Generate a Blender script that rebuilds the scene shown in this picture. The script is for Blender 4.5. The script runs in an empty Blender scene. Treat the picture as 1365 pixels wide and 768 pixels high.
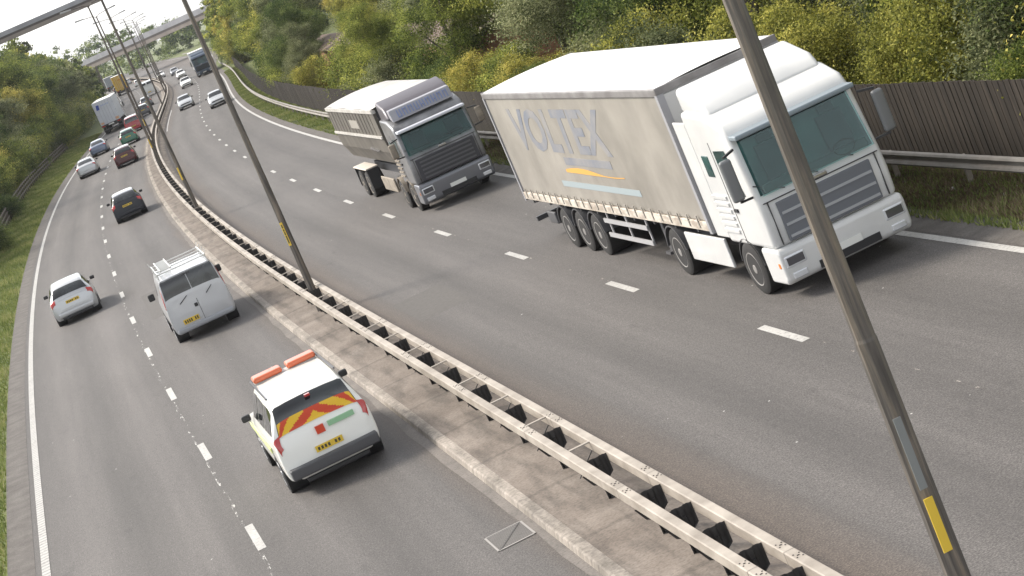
import bpy, math, random
import numpy as np
from mathutils import Vector, Matrix, Euler
random.seed(7); rng = np.random.default_rng(7)
R = math.radians
scn = bpy.context.scene
COL = scn.collection

# ------------------------------------------------------------------ camera, light, exposure
CAM_H = 8.352
cam_d = bpy.data.cameras.new('camera'); cam = bpy.data.objects.new('camera', cam_d); COL.objects.link(cam)
PITCH, ROLL = 0.17855, 0.40823
cam_d.sensor_width = 36; cam_d.lens = 72.37
cam_d.clip_start = 0.5; cam_d.clip_end = 9000
fw = Vector((0, math.cos(PITCH), -math.sin(PITCH))); up = Vector((0, math.sin(PITCH), math.cos(PITCH))); rt = Vector((1, 0, 0))
c_, s_ = math.cos(ROLL), math.sin(ROLL)
cx = rt*c_ - up*s_; cy = rt*s_ + up*c_          # image right and image up
M = Matrix((cx, cy, -fw)).transposed().to_4x4(); M.translation = (0, 0, CAM_H)
cam.matrix_world = M
scn.camera = cam

SUN_EL, SUN_AZ = R(45), R(-60)      # azimuth from +Y towards +X
w = bpy.data.worlds.new('World'); scn.world = w; w.use_nodes = True
nt = w.node_tree; bg = nt.nodes['Background']
sky = nt.nodes.new('ShaderNodeTexSky'); sky.sky_type = 'NISHITA'; sky.sun_disc = False
sky.sun_elevation = SUN_EL; sky.sun_rotation = SUN_AZ
sky.air_density = 1.0; sky.dust_density = 1.6; sky.ozone_density = 1.0
hs = nt.nodes.new('ShaderNodeHueSaturation'); hs.inputs['Saturation'].default_value = 0.16
nt.links.new(sky.outputs[0], hs.inputs['Color']); nt.links.new(hs.outputs[0], bg.inputs[0])
bg.inputs[1].default_value = 0.15
sd = bpy.data.lights.new('sun', 'SUN'); sd.energy = 2.3; sd.angle = R(14); sd.color = (1, .915, .79)
so = bpy.data.objects.new('sun', sd); COL.objects.link(so)
to_sun = Vector((math.sin(SUN_AZ)*math.cos(SUN_EL), math.cos(SUN_AZ)*math.cos(SUN_EL), math.sin(SUN_EL)))
so.rotation_euler = to_sun.to_track_quat('Z', 'Y').to_euler(); so.location = to_sun*50
scn.view_settings.view_transform = 'Standard'; scn.view_settings.look = 'None'
scn.view_settings.gamma = 1; scn.view_settings.use_curve_mapping = False
scn.view_settings.exposure = 1.12

# ------------------------------------------------------------------ road geometry
KN = np.array([0, 30, 60, 90, 120, 150, 180, 215, 250, 290, 340, 400, 470, 540, 620, 760, 900.])
KV = np.array([5.317, -.331, -5.981, -11.135, -15.735, -19.787, -23.307, -26.742, -29.818, -33.493, -38.856, -46.431, -56.446, -67.349, -80.196, -102.61, -125.042])
def spline(y):
    n = len(KN); h = np.diff(KN); A = np.zeros((n, n)); b = np.zeros(n); A[0, 0] = A[-1, -1] = 1
    for i in range(1, n-1):
        A[i, i-1] = h[i-1]; A[i, i] = 2*(h[i-1]+h[i]); A[i, i+1] = h[i]
        b[i] = 6*((KV[i+1]-KV[i])/h[i]-(KV[i]-KV[i-1])/h[i-1])
    m = np.linalg.solve(A, b)
    i = np.clip(np.searchsorted(KN, y)-1, 0, n-2); t = y-KN[i]; hh = h[i]
    return KV[i]+t*((KV[i+1]-KV[i])/hh-hh*(2*m[i]+m[i+1])/6)+t*t*m[i]/2+t**3*(m[i+1]-m[i])/(6*hh)
_y = np.arange(-80, 900, 1.); _x = spline(np.clip(_y, 0, 900)); _s0 = float(spline(np.array([1.]))[0]-KV[0])
_x = np.where(_y < 0, KV[0]+_s0*_y, _x)
CC = np.stack([_x, _y], 1); SS = np.concatenate([[0], np.cumsum(np.linalg.norm(np.diff(CC, axis=0), axis=1))]); SS -= SS[80]
TT = np.gradient(CC, axis=0); TT /= np.linalg.norm(TT, axis=1)[:, None]
def at(s, o, z=0.):
    x = np.interp(s, SS, CC[:, 0]); y = np.interp(s, SS, CC[:, 1]); tx = np.interp(s, SS, TT[:, 0]); ty = np.interp(s, SS, TT[:, 1])
    return Vector((x+ty*o, y-tx*o, z))
def head(s):
    tx = np.interp(s, SS, TT[:, 0]); ty = np.interp(s, SS, TT[:, 1]); return math.atan2(-tx, ty)
def smooth(a, b, x):
    t = min(1, max(0, (x-a)/(b-a))); return t*t*(3-2*t)
def wid(s): return 9.0*smooth(330, 520, s)      # the far road widens to the right

# ------------------------------------------------------------------ materials
MATS = {}
def mat(name, color, rough=.6, metal=0., coat=0., trans=0., emis=None):
    if name in MATS: return MATS[name]
    m = bpy.data.materials.new(name); m.use_nodes = True; b = m.node_tree.nodes['Principled BSDF']
    b.inputs['Base Color'].default_value = (*color, 1); b.inputs['Roughness'].default_value = rough
    b.inputs['Metallic'].default_value = metal; b.inputs['Coat Weight'].default_value = coat
    b.inputs['Coat Roughness'].default_value = .06
    MATS[name] = m; return m
def N(m, typ, **kw):
    n = m.node_tree.nodes.new(typ)
    for k, v in kw.items():
        if k in n.inputs.keys() if isinstance(k, str) else False: n.inputs[k].default_value = v
        else: setattr(n, k, v)
    return n
def ramp(m, stops, src):
    r = m.node_tree.nodes.new('ShaderNodeValToRGB'); cr = r.color_ramp
    while len(cr.elements) > 1: cr.elements.remove(cr.elements[-1])
    for i, (p, c) in enumerate(stops):
        e = cr.elements[0] if i == 0 else cr.elements.new(p)
        e.position = p; e.color = (*c, 1) if not isinstance(c, (int, float)) else (c, c, c, 1)
    if src is not None: m.node_tree.links.new(src, r.inputs[0])
    return r.outputs[0]
def noise(m, vec, scale, detail=3, rough=.55, sc=None):
    if sc is not None:
        mp = m.node_tree.nodes.new('ShaderNodeMapping'); mp.inputs['Scale'].default_value = sc
        m.node_tree.links.new(vec, mp.inputs[0]); vec = mp.outputs[0]
    n = m.node_tree.nodes.new('ShaderNodeTexNoise'); n.inputs['Scale'].default_value = scale
    n.inputs['Detail'].default_value = detail; n.inputs['Roughness'].default_value = rough
    m.node_tree.links.new(vec, n.inputs['Vector']); return n.outputs['Fac']
def mix(m, a, b, f, mode='MIX'):
    x = m.node_tree.nodes.new('ShaderNodeMix'); x.data_type = 'RGBA'; x.blend_type = mode
    for v, i in ((f, 0), (a, 6), (b, 7)):
        if isinstance(v, (int, float)) and i == 0: x.inputs[0].default_value = v
        elif isinstance(v, tuple): x.inputs[i].default_value = (*v, 1)
        else: m.node_tree.links.new(v, x.inputs[i])
    return x.outputs[2]
def geo(m): return m.node_tree.nodes.new('ShaderNodeNewGeometry').outputs['Position']
def objc(m): return m.node_tree.nodes.new('ShaderNodeTexCoord').outputs['Object']
def uvc(m): return m.node_tree.nodes.new('ShaderNodeTexCoord').outputs['UV']
def setc(m, col, rough=None):
    b = m.node_tree.nodes['Principled BSDF']; m.node_tree.links.new(col, b.inputs['Base Color'])
    if rough is not None: m.node_tree.links.new(rough, b.inputs['Roughness'])
def bump(m, h, dist=.01, st=.5):
    n = m.node_tree.nodes.new('ShaderNodeBump'); n.inputs['Distance'].default_value = dist; n.inputs['Strength'].default_value = st
    m.node_tree.links.new(h, n.inputs['Height']); m.node_tree.links.new(n.outputs[0], m.node_tree.nodes['Principled BSDF'].inputs['Normal'])
def mottled(name, c1, c2, scale=3., rough=.6, metal=0., coat=0., sc=None, lo=.35, hi=.65, detail=4, bmp=0):
    if name in MATS: return MATS[name]
    m = mat(name, c1, rough, metal, coat); f = noise(m, objc(m), scale, detail, .6, sc)
    setc(m, ramp(m, [(lo, c1), (hi, c2)], f))
    if bmp: bump(m, f, bmp)
    return m

# asphalt: UV is (offset from the barrier, distance along) in metres
def asphalt():
    m = mat('asphalt', (.1, .1, .1), .78); uv = uvc(m)
    sx = m.node_tree.nodes.new('ShaderNodeSeparateXYZ'); m.node_tree.links.new(uv, sx.inputs[0])
    wob = noise(m, uv, 1, 4, .55, (.9, .06, 1))
    ad = m.node_tree.nodes.new('ShaderNodeMath'); ad.operation = 'MULTIPLY_ADD'; m.node_tree.links.new(wob, ad.inputs[0]); ad.inputs[1].default_value = .9
    m.node_tree.links.new(sx.outputs[0], ad.inputs[2])
    mr = m.node_tree.nodes.new('ShaderNodeMapRange'); m.node_tree.links.new(ad.outputs[0], mr.inputs[0])
    mr.inputs[1].default_value = -9.55; mr.inputs[2].default_value = 10.45
    T = lambda o: (o+10)/20
    d, l, mid = .79, 1.2, .98
    st = [(T(-9), .8), (T(-8.1), .84), (T(-7.2), l), (T(-6.35), d), (T(-5.5), l), (T(-4.5), .86), (T(-3.5), l*.98), (T(-2.7), d), (T(-1.9), 1.06), (T(-1.1), .8),
          (T(.8), .82), (T(1.5), .9), (T(2.0), l*.95), (T(2.75), d+.03), (T(3.5), l*.96), (T(4.5), .9), (T(5.45), 1.05), (T(6.3), d-.02), (T(7.15), 1.04), (T(8.0), .85), (T(9.2), .9)]
    tr = ramp(m, [(p, (v*.5, v*.497, v*.494)) for p, v in st], mr.outputs[0])
    big = ramp(m, [(.3, .82), (.7, 1.14)], noise(m, uv, 1, 5, .6, (.3, .05, 1)))
    strk = ramp(m, [(.3, .93), (.7, 1.07)], noise(m, uv, 1, 3, .5, (5, .12, 1)))
    gr = ramp(m, [(.34, .38), (.5, .98), (.66, 1.75)], noise(m, uv, 34, 3, .85))
    gr2 = ramp(m, [(.3, .85), (.7, 1.15)], noise(m, uv, 7, 3, .7))
    col = mix(m, (.178, .165, .159), tr, 1., 'MULTIPLY')
    dirt = ramp(m, [(T(-1.5), (1, 1, 1)), (T(-1.05), (1.15, 1.03, .92)), (T(.9), (1.2, 1.05, .92)), (T(1.6), (1, 1, 1)), (T(7.9), (1, 1, 1)), (T(8.3), (1.1, 1.02, .95))], mr.outputs[0])
    for t in (big, strk, gr, gr2, dirt): col = mix(m, col, t, 1., 'MULTIPLY')
    v = m.node_tree.nodes.new('ShaderNodeTexVoronoi'); v.inputs['Scale'].default_value = 1.7; m.node_tree.links.new(uv, v.inputs['Vector'])
    sp = ramp(m, [(0, 1.), (.028, 1.), (.04, 0.)], v.outputs['Distance'])
    sel = ramp(m, [(.52, 0.), (.56, 1.)], noise(m, uv, 3.1, 2))
    spk = mix(m, sp, sel, 1., 'MULTIPLY')
    col = mix(m, col, (.5, .49, .47), spk)
    drip = ramp(m, [(.60, 1.), (.72, .78)], noise(m, uv, 1, 5, .7, (1.6, .5, 1))); col = mix(m, col, drip, 1., 'MULTIPLY')
    setc(m, col); bump(m, gr, .004, .35)
    return m
ASPH = asphalt()
def paint(name, ribbed=False):
    m = mat(name, (.6, .6, .58), .6); uv = uvc(m)
    n1 = noise(m, uv, 14, 5, .7); n2 = noise(m, uv, 1.2, 3)
    c = ramp(m, [(.33, (.18, .17, .165)), (.43, (.37, .36, .345)), (.7, (.5, .49, .465))], n1)
    c = mix(m, c, ramp(m, [(.3, .84), (.7, 1.05)], n2), 1., 'MULTIPLY')
    if ribbed:
        wv = m.node_tree.nodes.new('ShaderNodeTexWave'); wv.bands_direction = 'Y'; wv.inputs['Scale'].default_value = 1.25; wv.inputs['Distortion'].default_value = .4
        m.node_tree.links.new(uv, wv.inputs[0]); r_ = ramp(m, [(.25, .62), (.5, 1.)], wv.outputs['Fac']); c = mix(m, c, r_, 1., 'MULTIPLY'); bump(m, r_, .01, .8)
    setc(m, c); return m
PAINT = paint('road_paint'); PAINTR = paint('ribbed_road_paint', True)
def residue(nm='worn_joint_paint', c0=(.45, .44, .42), lo=.50):
    m = mat(nm, c0, .7); uv = uvc(m)
    f = ramp(m, [(lo, 0.), (lo+.08, 1.)], noise(m, uv, 1, 5, .75, (9, 1.6, 1)))
    nt = m.node_tree; tr = nt.nodes.new('ShaderNodeBsdfTransparent'); mx = nt.nodes.new('ShaderNodeMixShader')
    nt.links.new(f, mx.inputs[0]); nt.links.new(tr.outputs[0], mx.inputs[1]); nt.links.new(nt.nodes['Principled BSDF'].outputs[0], mx.inputs[2])
    nt.links.new(mx.outputs[0], nt.nodes['Material Output'].inputs[0]); return m
RESID = residue(lo=.535); RESID2 = residue('faint_joint', (.33, .30, .27), .55)
def earthy(name, a, b, c, s1=2., s2=25., grid=False):
    m = mat(name, a, .9); uv = uvc(m); n1 = noise(m, uv, s1, 5, .6); n2 = noise(m, uv, s2, 4, .7)
    col = ramp(m, [(.3, a), (.5, b), (.72, c)], n1)
    col = mix(m, col, ramp(m, [(.3, .6), (.5, 1.), (.72, 1.25)], n2), 1., 'MULTIPLY')
    if grid:
        wv = m.node_tree.nodes.new('ShaderNodeTexWave'); wv.bands_direction = 'Y'; wv.inputs['Scale'].default_value = .105; wv.inputs['Distortion'].default_value = .3
        m.node_tree.links.new(uv, wv.inputs[0]); col = mix(m, col, ramp(m, [(.0, .75), (.01, 1.)], wv.outputs['Fac']), 1., 'MULTIPLY')
        col = mix(m, col, ramp(m, [(.35, .62), (.55, 1.05)], noise(m, uv, 1, 5, .6, (3, .5, 1))), 1., 'MULTIPLY')
    setc(m, col); bump(m, n2, .01, .5); return m
GRAVEL = earthy('edge_gravel', (.07, .062, .056), (.1, .09, .083), (.13, .12, .11))
mat_ch = earthy('dusty_channel', (.11, .1, .092), (.145, .13, .118), (.18, .16, .145), 1.4, 20)
MEDIAN = earthy('median_concrete', (.12, .098, .082), (.165, .138, .117), (.215, .185, .16), .9, 18, True)
KERB = earthy('kerb_concrete', (.2, .177, .15), (.26, .23, .2), (.32, .285, .25), 1.5, 12, True)
def grassy(name):
    m = mat(name, (.06, .08, .02), .95); P = geo(m)
    a = ramp(m, [(.3, (.05, .075, .018)), (.5, (.10, .125, .03)), (.72, (.16, .155, .06))], noise(m, P, .5, 5, .6))
    b = ramp(m, [(.3, .5), (.7, 1.4)], noise(m, P, 5, 5, .7)); setc(m, mix(m, a, b, 1., 'MULTIPLY')); return m
GRASSM = grassy('verge_grass')
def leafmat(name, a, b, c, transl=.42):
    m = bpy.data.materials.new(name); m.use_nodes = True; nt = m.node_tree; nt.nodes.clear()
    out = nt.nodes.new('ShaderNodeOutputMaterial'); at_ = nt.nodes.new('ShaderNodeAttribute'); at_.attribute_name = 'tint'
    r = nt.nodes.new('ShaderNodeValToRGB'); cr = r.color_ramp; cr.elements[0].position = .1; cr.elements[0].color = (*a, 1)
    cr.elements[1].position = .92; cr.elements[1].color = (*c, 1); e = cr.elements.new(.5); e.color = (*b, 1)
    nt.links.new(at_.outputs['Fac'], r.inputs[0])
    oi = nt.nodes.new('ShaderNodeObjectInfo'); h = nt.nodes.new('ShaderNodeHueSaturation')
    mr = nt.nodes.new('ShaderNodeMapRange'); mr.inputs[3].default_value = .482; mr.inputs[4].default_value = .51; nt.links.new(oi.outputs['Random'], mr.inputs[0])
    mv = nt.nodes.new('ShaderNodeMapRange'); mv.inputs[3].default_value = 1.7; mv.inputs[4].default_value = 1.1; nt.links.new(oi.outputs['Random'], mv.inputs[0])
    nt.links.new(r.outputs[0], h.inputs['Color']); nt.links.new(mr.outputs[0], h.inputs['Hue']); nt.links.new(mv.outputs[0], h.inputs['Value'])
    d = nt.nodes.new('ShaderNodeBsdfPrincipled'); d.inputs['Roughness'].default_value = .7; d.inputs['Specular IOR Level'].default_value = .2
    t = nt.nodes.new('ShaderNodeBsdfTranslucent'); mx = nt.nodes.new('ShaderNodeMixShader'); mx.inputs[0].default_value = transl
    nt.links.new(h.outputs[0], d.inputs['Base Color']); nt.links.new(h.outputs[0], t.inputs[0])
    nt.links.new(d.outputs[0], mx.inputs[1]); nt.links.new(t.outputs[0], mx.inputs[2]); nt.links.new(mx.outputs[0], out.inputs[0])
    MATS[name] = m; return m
LEAF = {'green': leafmat('leaves_mid_green', (.035, .055, .012), (.155, .19, .042), (.35, .37, .085)),
        'dark': leafmat('leaves_dark_green', (.025, .046, .014), (.08, .118, .032), (.2, .24, .075)),
        'olive': leafmat('leaves_olive', (.045, .058, .024), (.16, .18, .085), (.36, .37, .21)),
        'yellow': leafmat('leaves_yellow_green', (.08, .09, .018), (.27, .27, .06), (.47, .43, .11))}
GRBL = leafmat('grass_blades', (.075, .1, .026), (.15, .18, .048), (.3, .28, .13), .3)
LITR = leafmat('dry_litter', (.045, .032, .02), (.1, .075, .045), (.2, .16, .1), .1)
BARK = mottled('bark', (.05, .04, .03), (.1, .085, .065), 6, .9)
BEAM = mottled('galvanised_beam', (.21, .18, .15), (.37, .33, .285), 1.6, .62, .0, sc=(1, 1, 2), lo=.3, hi=.62, detail=7)
POSTM = mat('dark_post_steel', (.03, .029, .03), .6)
BOLT = mat('bolt', (.06, .055, .05), .6)
POLE = None
def polem():
    m = mat('weathered_pole_steel', (.2, .18, .16), .55, .0); o = objc(m)
    f = noise(m, o, 1, 5, .65, (14, 14, .7)); g = noise(m, o, 1, 4, .6, (5, 5, 1.2))
    c = ramp(m, [(.35, (.06, .052, .047)), (.5, (.105, .092, .082)), (.66, (.21, .17, .13))], f)
    c = mix(m, c, ramp(m, [(.35, .7), (.7, 1.15)], g), 1., 'MULTIPLY'); setc(m, c); return m
POLE = polem()
TIMBER = None
def timber():
    m = mat('dark_fence_timber', (.06, .05, .04), .85); o = geo(m)
    f = noise(m, o, 1, 4, .6, (9, 9, .5))
    c = ramp(m, [(.3, (.011, .008, .006)), (.5, (.025, .019, .014)), (.72, (.05, .039, .03))], f); setc(m, c); return m
TIMBER = timber()
WOODP = mottled('weathered_rail_wood', (.07, .055, .042), (.15, .125, .1), 8, .85)
def brick():
    m = mat('red_brick', (.3, .12, .08), .85); uv = uvc(m); b = m.node_tree.nodes.new('ShaderNodeTexBrick'); b.inputs['Scale'].default_value = 2.2
    b.inputs['Color1'].default_value = (.42, .17, .12, 1); b.inputs['Color2'].default_value = (.5, .23, .16, 1); b.inputs['Mortar'].default_value = (.4, .3, .25, 1)
    b.inputs['Mortar Size'].default_value = .012; m.node_tree.links.new(uv, b.inputs['Vector'])
    setc(m, mix(m, b.outputs['Color'], ramp(m, [(.3, .75), (.7, 1.1)], noise(m, uv, .8, 4)), 1., 'MULTIPLY')); return m
BRICK = brick()
CONC = mottled('bridge_concrete', (.2, .17, .15), (.27, .235, .21), .3, .85)
DCONC = mottled('bridge_beam', (.06, .05, .045), (.09, .075, .07), .3, .85)
PARAP = mottled('bridge_parapet', (.24, .24, .26), (.32, .32, .345), .4, .7)
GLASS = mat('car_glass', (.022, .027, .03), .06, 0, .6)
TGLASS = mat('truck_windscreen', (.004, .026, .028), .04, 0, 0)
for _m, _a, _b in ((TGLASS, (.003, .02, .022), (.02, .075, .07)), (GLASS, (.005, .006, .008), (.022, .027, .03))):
    setc(_m, ramp(_m, [(.4, _a), (.62, _b)], noise(_m, objc(_m), 1.1, 2, .4)))  # blotches painted into the glass colour stand in for reflections and cab interior
TYRE = mat('tyre_rubber', (.022, .021, .021), .85)
RIM = mat('wheel_rim', (.36, .36, .37), .35, .8)
BLACK = mat('black_plastic', (.025, .025, .027), .55)
DGREY = mat('dark_grey_plastic', (.07, .07, .075), .5)
REDL = mat('tail_lamp_red', (.42, .02, .015), .18, 0, .8)
ORL = mat('amber_lamp', (.65, .2, .03), .25, 0, .5)
HEADL = mat('head_lamp', (.7, .72, .75), .12, .3, 1)
YPL = mat('yellow_plate', (.68, .47, .05), .45)
WPL = mat('white_plate', (.75, .75, .72), .45)
INK = mat('plate_ink', (.06, .05, .03), .6)
CHROME = mat('chrome', (.6, .6, .62), .2, .95)
def carp(name, c, metal=.0): return mat('paint_'+name, c, .32, metal, .7)

# ------------------------------------------------------------------ builders
def link(o, parent=None):
    COL.objects.link(o)
    if parent is not None: o.parent = parent
    return o
def tag(o, label=None, cat=None, group=None, kind=None):
    if label: o['label'] = label
    if cat: o['category'] = cat
    if group: o['group'] = group
    if kind: o['kind'] = kind
    return o
def thing(name, label, cat, loc=(0, 0, 0), rz=0, group=None):
    o = bpy.data.objects.new(name, None); o.location = loc; o.rotation_euler = (0, 0, rz); o.empty_display_size = .3
    return tag(link(o), label, cat, group)
def finish(me, mats, smooth_=False):
    for m in (mats if isinstance(mats, (list, tuple)) else [mats]): me.materials.append(m)
    if smooth_:
        me.polygons.foreach_set('use_smooth', [True]*len(me.polygons))
        if smooth_ != 'all':
            try: me.set_sharp_from_angle(angle=R(35))
            except Exception: pass
    me.update()
class MB:
    def __init__(s): s.v = []; s.f = []; s.mi = []; s.uv = None
    def add(s, vs, fs, mi=0):
        b = len(s.v); s.v += [tuple(v) for v in vs]; s.f += [tuple(b+i for i in f) for f in fs]; s.mi += [mi]*len(fs); return s
    def box(s, x0, x1, y0, y1, z0, z1, mi=0, M=None):
        vs = [Vector(q) for q in ((x0, y0, z0), (x1, y0, z0), (x1, y1, z0), (x0, y1, z0), (x0, y0, z1), (x1, y0, z1), (x1, y1, z1), (x0, y1, z1))]
        if M is not None: vs = [M @ q for q in vs]
        return s.add(vs, [(0, 3, 2, 1), (4, 5, 6, 7), (0, 1, 5, 4), (1, 2, 6, 5), (2, 3, 7, 6), (3, 0, 4, 7)], mi)
    def prism(s, poly, x0, x1, mi=0, taper=None):   # poly in (y,z), counter-clockwise seen from +X
        n = len(poly); a = [(x0, y, z) for y, z in poly]; b = [(x1, y, z) for y, z in poly]
        return s.add(a+b, [tuple(range(n-1, -1, -1)), tuple(range(n, 2*n))]+[(i, (i+1) % n, n+(i+1) % n, n+i) for i in range(n)], mi)
    def bar(s, a, b, w, h=None, mi=0, upv=(0, 0, 1)):
        a = Vector(a); b = Vector(b); h = h or w; d = (b-a); L = d.length; d.normalize(); u = Vector(upv)
        if abs(d.dot(u)) > .98: u = Vector((1, 0, 0))
        x = d.cross(u).normalized(); z = x.cross(d).normalized()
        M = Matrix((x, d, z)).transposed().to_4x4(); M.translation = a
        return s.box(-w/2, w/2, 0, L, -h/2, h/2, mi, M)
    def tube(s, pts, rad, n=8, mi=0, cap=True):
        pts = [Vector(q) for q in pts]; rad = rad if isinstance(rad, (list, tuple)) else [rad]*len(pts); b = len(s.v); prev = None
        for i, q in enumerate(pts):
            d = (pts[min(i+1, len(pts)-1)]-pts[max(i-1, 0)]).normalized()
            u = Vector((1, 0, 0)) if abs(d.x) < .9 else Vector((0, 1, 0))
            x = d.cross(u).normalized(); y = d.cross(x).normalized()
            for k in range(n):
                t = 2*math.pi*(k+.5)/n; s.v.append(tuple(q+(x*math.cos(t)+y*math.sin(t))*rad[i]))
        for i in range(len(pts)-1):
            for k in range(n):
                s.f.append((b+i*n+k, b+(i+1)*n+k, b+(i+1)*n+(k+1) % n, b+i*n+(k+1) % n)); s.mi.append(mi)
        if cap:
            s.f.append(tuple(b+k for k in range(n))); s.f.append(tuple(b+(len(pts)-1)*n+k for k in range(n-1, -1, -1))); s.mi += [mi, mi]
        return s
    def cylx(s, x0, x1, y, z, r, n=24, mi=0, prof=None):      # cylinder about an axis parallel to x; prof = [(x,r)...]
        prof = prof or [(x0, r), (x1, r)]; b = len(s.v); m = len(prof)
        for (px, pr) in prof:
            for k in range(n):
                t = 2*math.pi*k/n; s.v.append((px, y+pr*math.cos(t), z+pr*math.sin(t)))
        for i in range(m-1):
            for k in range(n):
                s.f.append((b+i*n+k, b+i*n+(k+1) % n, b+(i+1)*n+(k+1) % n, b+(i+1)*n+k)); s.mi.append(mi)
        s.f.append(tuple(b+k for k in range(n-1, -1, -1))); s.f.append(tuple(b+(m-1)*n+k for k in range(n))); s.mi += [mi, mi]
        return s
    def build(s, name, mats, parent=None, bevel=0, sm=False, seg=2):
        me = bpy.data.meshes.new(name); me.from_pydata(s.v, [], s.f)
        me.polygons.foreach_set('material_index', s.mi)
        finish(me, mats, sm); o = link(bpy.data.objects.new(name, me), parent)
        if bevel:
            md = o.modifiers.new('bevel', 'BEVEL'); md.width = bevel; md.segments = seg; md.limit_method = 'ANGLE'; md.angle_limit = R(35); md.harden_normals = False
            me.polygons.foreach_set('use_smooth', [True]*len(me.polygons))
            md2 = o.modifiers.new('wn', 'WEIGHTED_NORMAL'); md2.keep_sharp = True
        return o
def fastmesh(name, V, F, tint=None):
    me = bpy.data.meshes.new(name); n = len(F); k = F.shape[1]
    me.vertices.add(len(V)); me.vertices.foreach_set('co', np.asarray(V, np.float32).ravel())
    me.loops.add(n*k); me.loops.foreach_set('vertex_index', F.astype(np.int32).ravel())
    me.polygons.add(n); me.polygons.foreach_set('loop_start', np.arange(0, n*k, k, dtype=np.int32)); me.polygons.foreach_set('loop_total', np.full(n, k, np.int32))
    me.update(calc_edges=True)
    if tint is not None:
        a = me.attributes.new('tint', 'FLOAT', 'FACE'); a.data.foreach_set('value', np.asarray(tint, np.float32))
    return me
def strip(name, s0, s1, cols, m, step=1.5, kind='structure', parent=None, uvscale=1):
    """sheet along the road; cols = [(offset or f(s), z or f(s))...] with (offset, s) as UV"""
    S = np.arange(s0, s1+1e-6, step) if s1-s0 > step else np.array([s0, s1]); 
    if S[-1] < s1-1e-3: S = np.append(S, s1)
    g = lambda v, s: v(s) if callable(v) else v
    vs = []; uvs = []; fs = []; k = len(cols)
    for s in S:
        for (o, z) in cols:
            oo = g(o, s); vs.append(tuple(at(s, oo, g(z, s)))); uvs.append((oo, s))
    for i in range(len(S)-1):
        for j in range(k-1): a = i*k+j; fs.append((a, a+1, a+k+1, a+k))
    me = bpy.data.meshes.new(name); me.from_pydata(vs, [], fs); ul = me.uv_layers.new(name='UVMap')
    idx = np.zeros(len(me.loops), np.int32); me.loops.foreach_get('vertex_index', idx); ul.data.foreach_set('uv', np.array(uvs, np.float32)[idx].ravel())
    finish(me, m); o = link(bpy.data.objects.new(name, me), parent)
    if kind: o['kind'] = kind
    return o
def dashes(name, lst, o_c, w_, m, z=.004, parent=None):
    """lst = [(s0,s1)] painted marks as ONE surface marking"""
    vs = []; fs = []; uvs = []
    for (a, b) in lst:
        n = max(1, int((b-a)/2)); 
        for i in range(n+1):
            s = a+(b-a)*i/n
            for q in (-w_/2, w_/2): oo = (o_c(s) if callable(o_c) else o_c)+q; vs.append(tuple(at(s, oo, z))); uvs.append((oo, s))
            if i: k = len(vs); fs.append((k-4, k-3, k-1, k-2))
    me = bpy.data.meshes.new(name); me.from_pydata(vs, [], fs); ul = me.uv_layers.new(name='UVMap')
    idx = np.zeros(len(me.loops), np.int32); me.loops.foreach_get('vertex_index', idx); ul.data.foreach_set('uv', np.array(uvs, np.float32)[idx].ravel())
    finish(me, m); o = link(bpy.data.objects.new(name, me), parent); o['kind'] = 'structure'; return o

# ------------------------------------------------------------------ ground and road
g = MB(); g.add([(-3500, -800, -.35), (3500, -800, -.35), (3500, 4500, -.35), (-3500, 4500, -.35)], [(0, 1, 2, 3)]); go = g.build('ground', GRASSM); go['kind'] = 'structure'
strip('road_surface', -60, 860, [(-8.95, 0), (-4.5, 0), (0, 0), (4.5, 0), (8.9, 0), (lambda s: 8.95+wid(s), 0)], ASPH)
strip('left_verge_ground', -60, 860, [(-40, .3), (-22, .3), (-15, .3), (-12.5, .22), (-10.5, .1), (-8.85, .012)], GRASSM, 3)
strip('right_verge_ground', -60, 860, [(lambda s: 8.75+wid(s), .012), (lambda s: 9.6+wid(s), .07), (lambda s: 11+wid(s), .12), (lambda s: 16+wid(s), .2), (lambda s: 60+wid(s), .2)], GRASSM, 3)
strip('left_gravel_edge', -60, 860, [(-8.98, .03), (-8.6, .02), (-8.42, .005)], GRAVEL)
strip('right_gravel_edge', -60, 860, [(lambda s: 8.2+wid(s), .005), (lambda s: 8.6+wid(s), .016), (lambda s: 8.95+wid(s), .04)], GRAVEL)
strip('median_strip', -60, 700, [(-.8, .105), (-.3, .115), (.35, .1), (.5, .06), (.72, .006)], MEDIAN)
strip('median_kerb', -60, 700, [(-1.0, 0), (-.98, .09), (-.95, .105), (-.802, .107)], KERB)
strip('dusty_channel', -60, 700, [(lambda s: -1.16-.025*math.sin(s*1.9)-.03*math.sin(s*.37+1), .004), (-.99, .004)], mat_ch)
dl = [(32.2+9.03*i-1, 32.2+9.03*i+1) for i in range(-8, 70)]
dashes('left_lane_markings', [(35.6-1+8.93*i, 35.6+1+8.93*i) for i in range(-9, 66)], -4.5, .15, PAINT)
dashes('right_lane_markings', [(32.3-1+8.95*i, 32.3+1+8.95*i) for i in range(0, 66)], 4.5, .15, PAINT)
dashes('left_edge_line', [(-60, 860)], -8.21, .17, PAINTR, .008)
dashes('right_edge_line', [(-60, 860)], lambda s: 8.05+wid(s)*.9, .17, PAINT, .008)
dashes('median_edge_line', [(196, 244)], .98, .1, PAINT, .008)
dashes('left_lane_joint', [(-60, 200)], -4.56, .07, RESID, .0025)
dashes('right_lane_joint', [(-60, 200)], 4.56, .035, RESID2, .0025)
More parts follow.
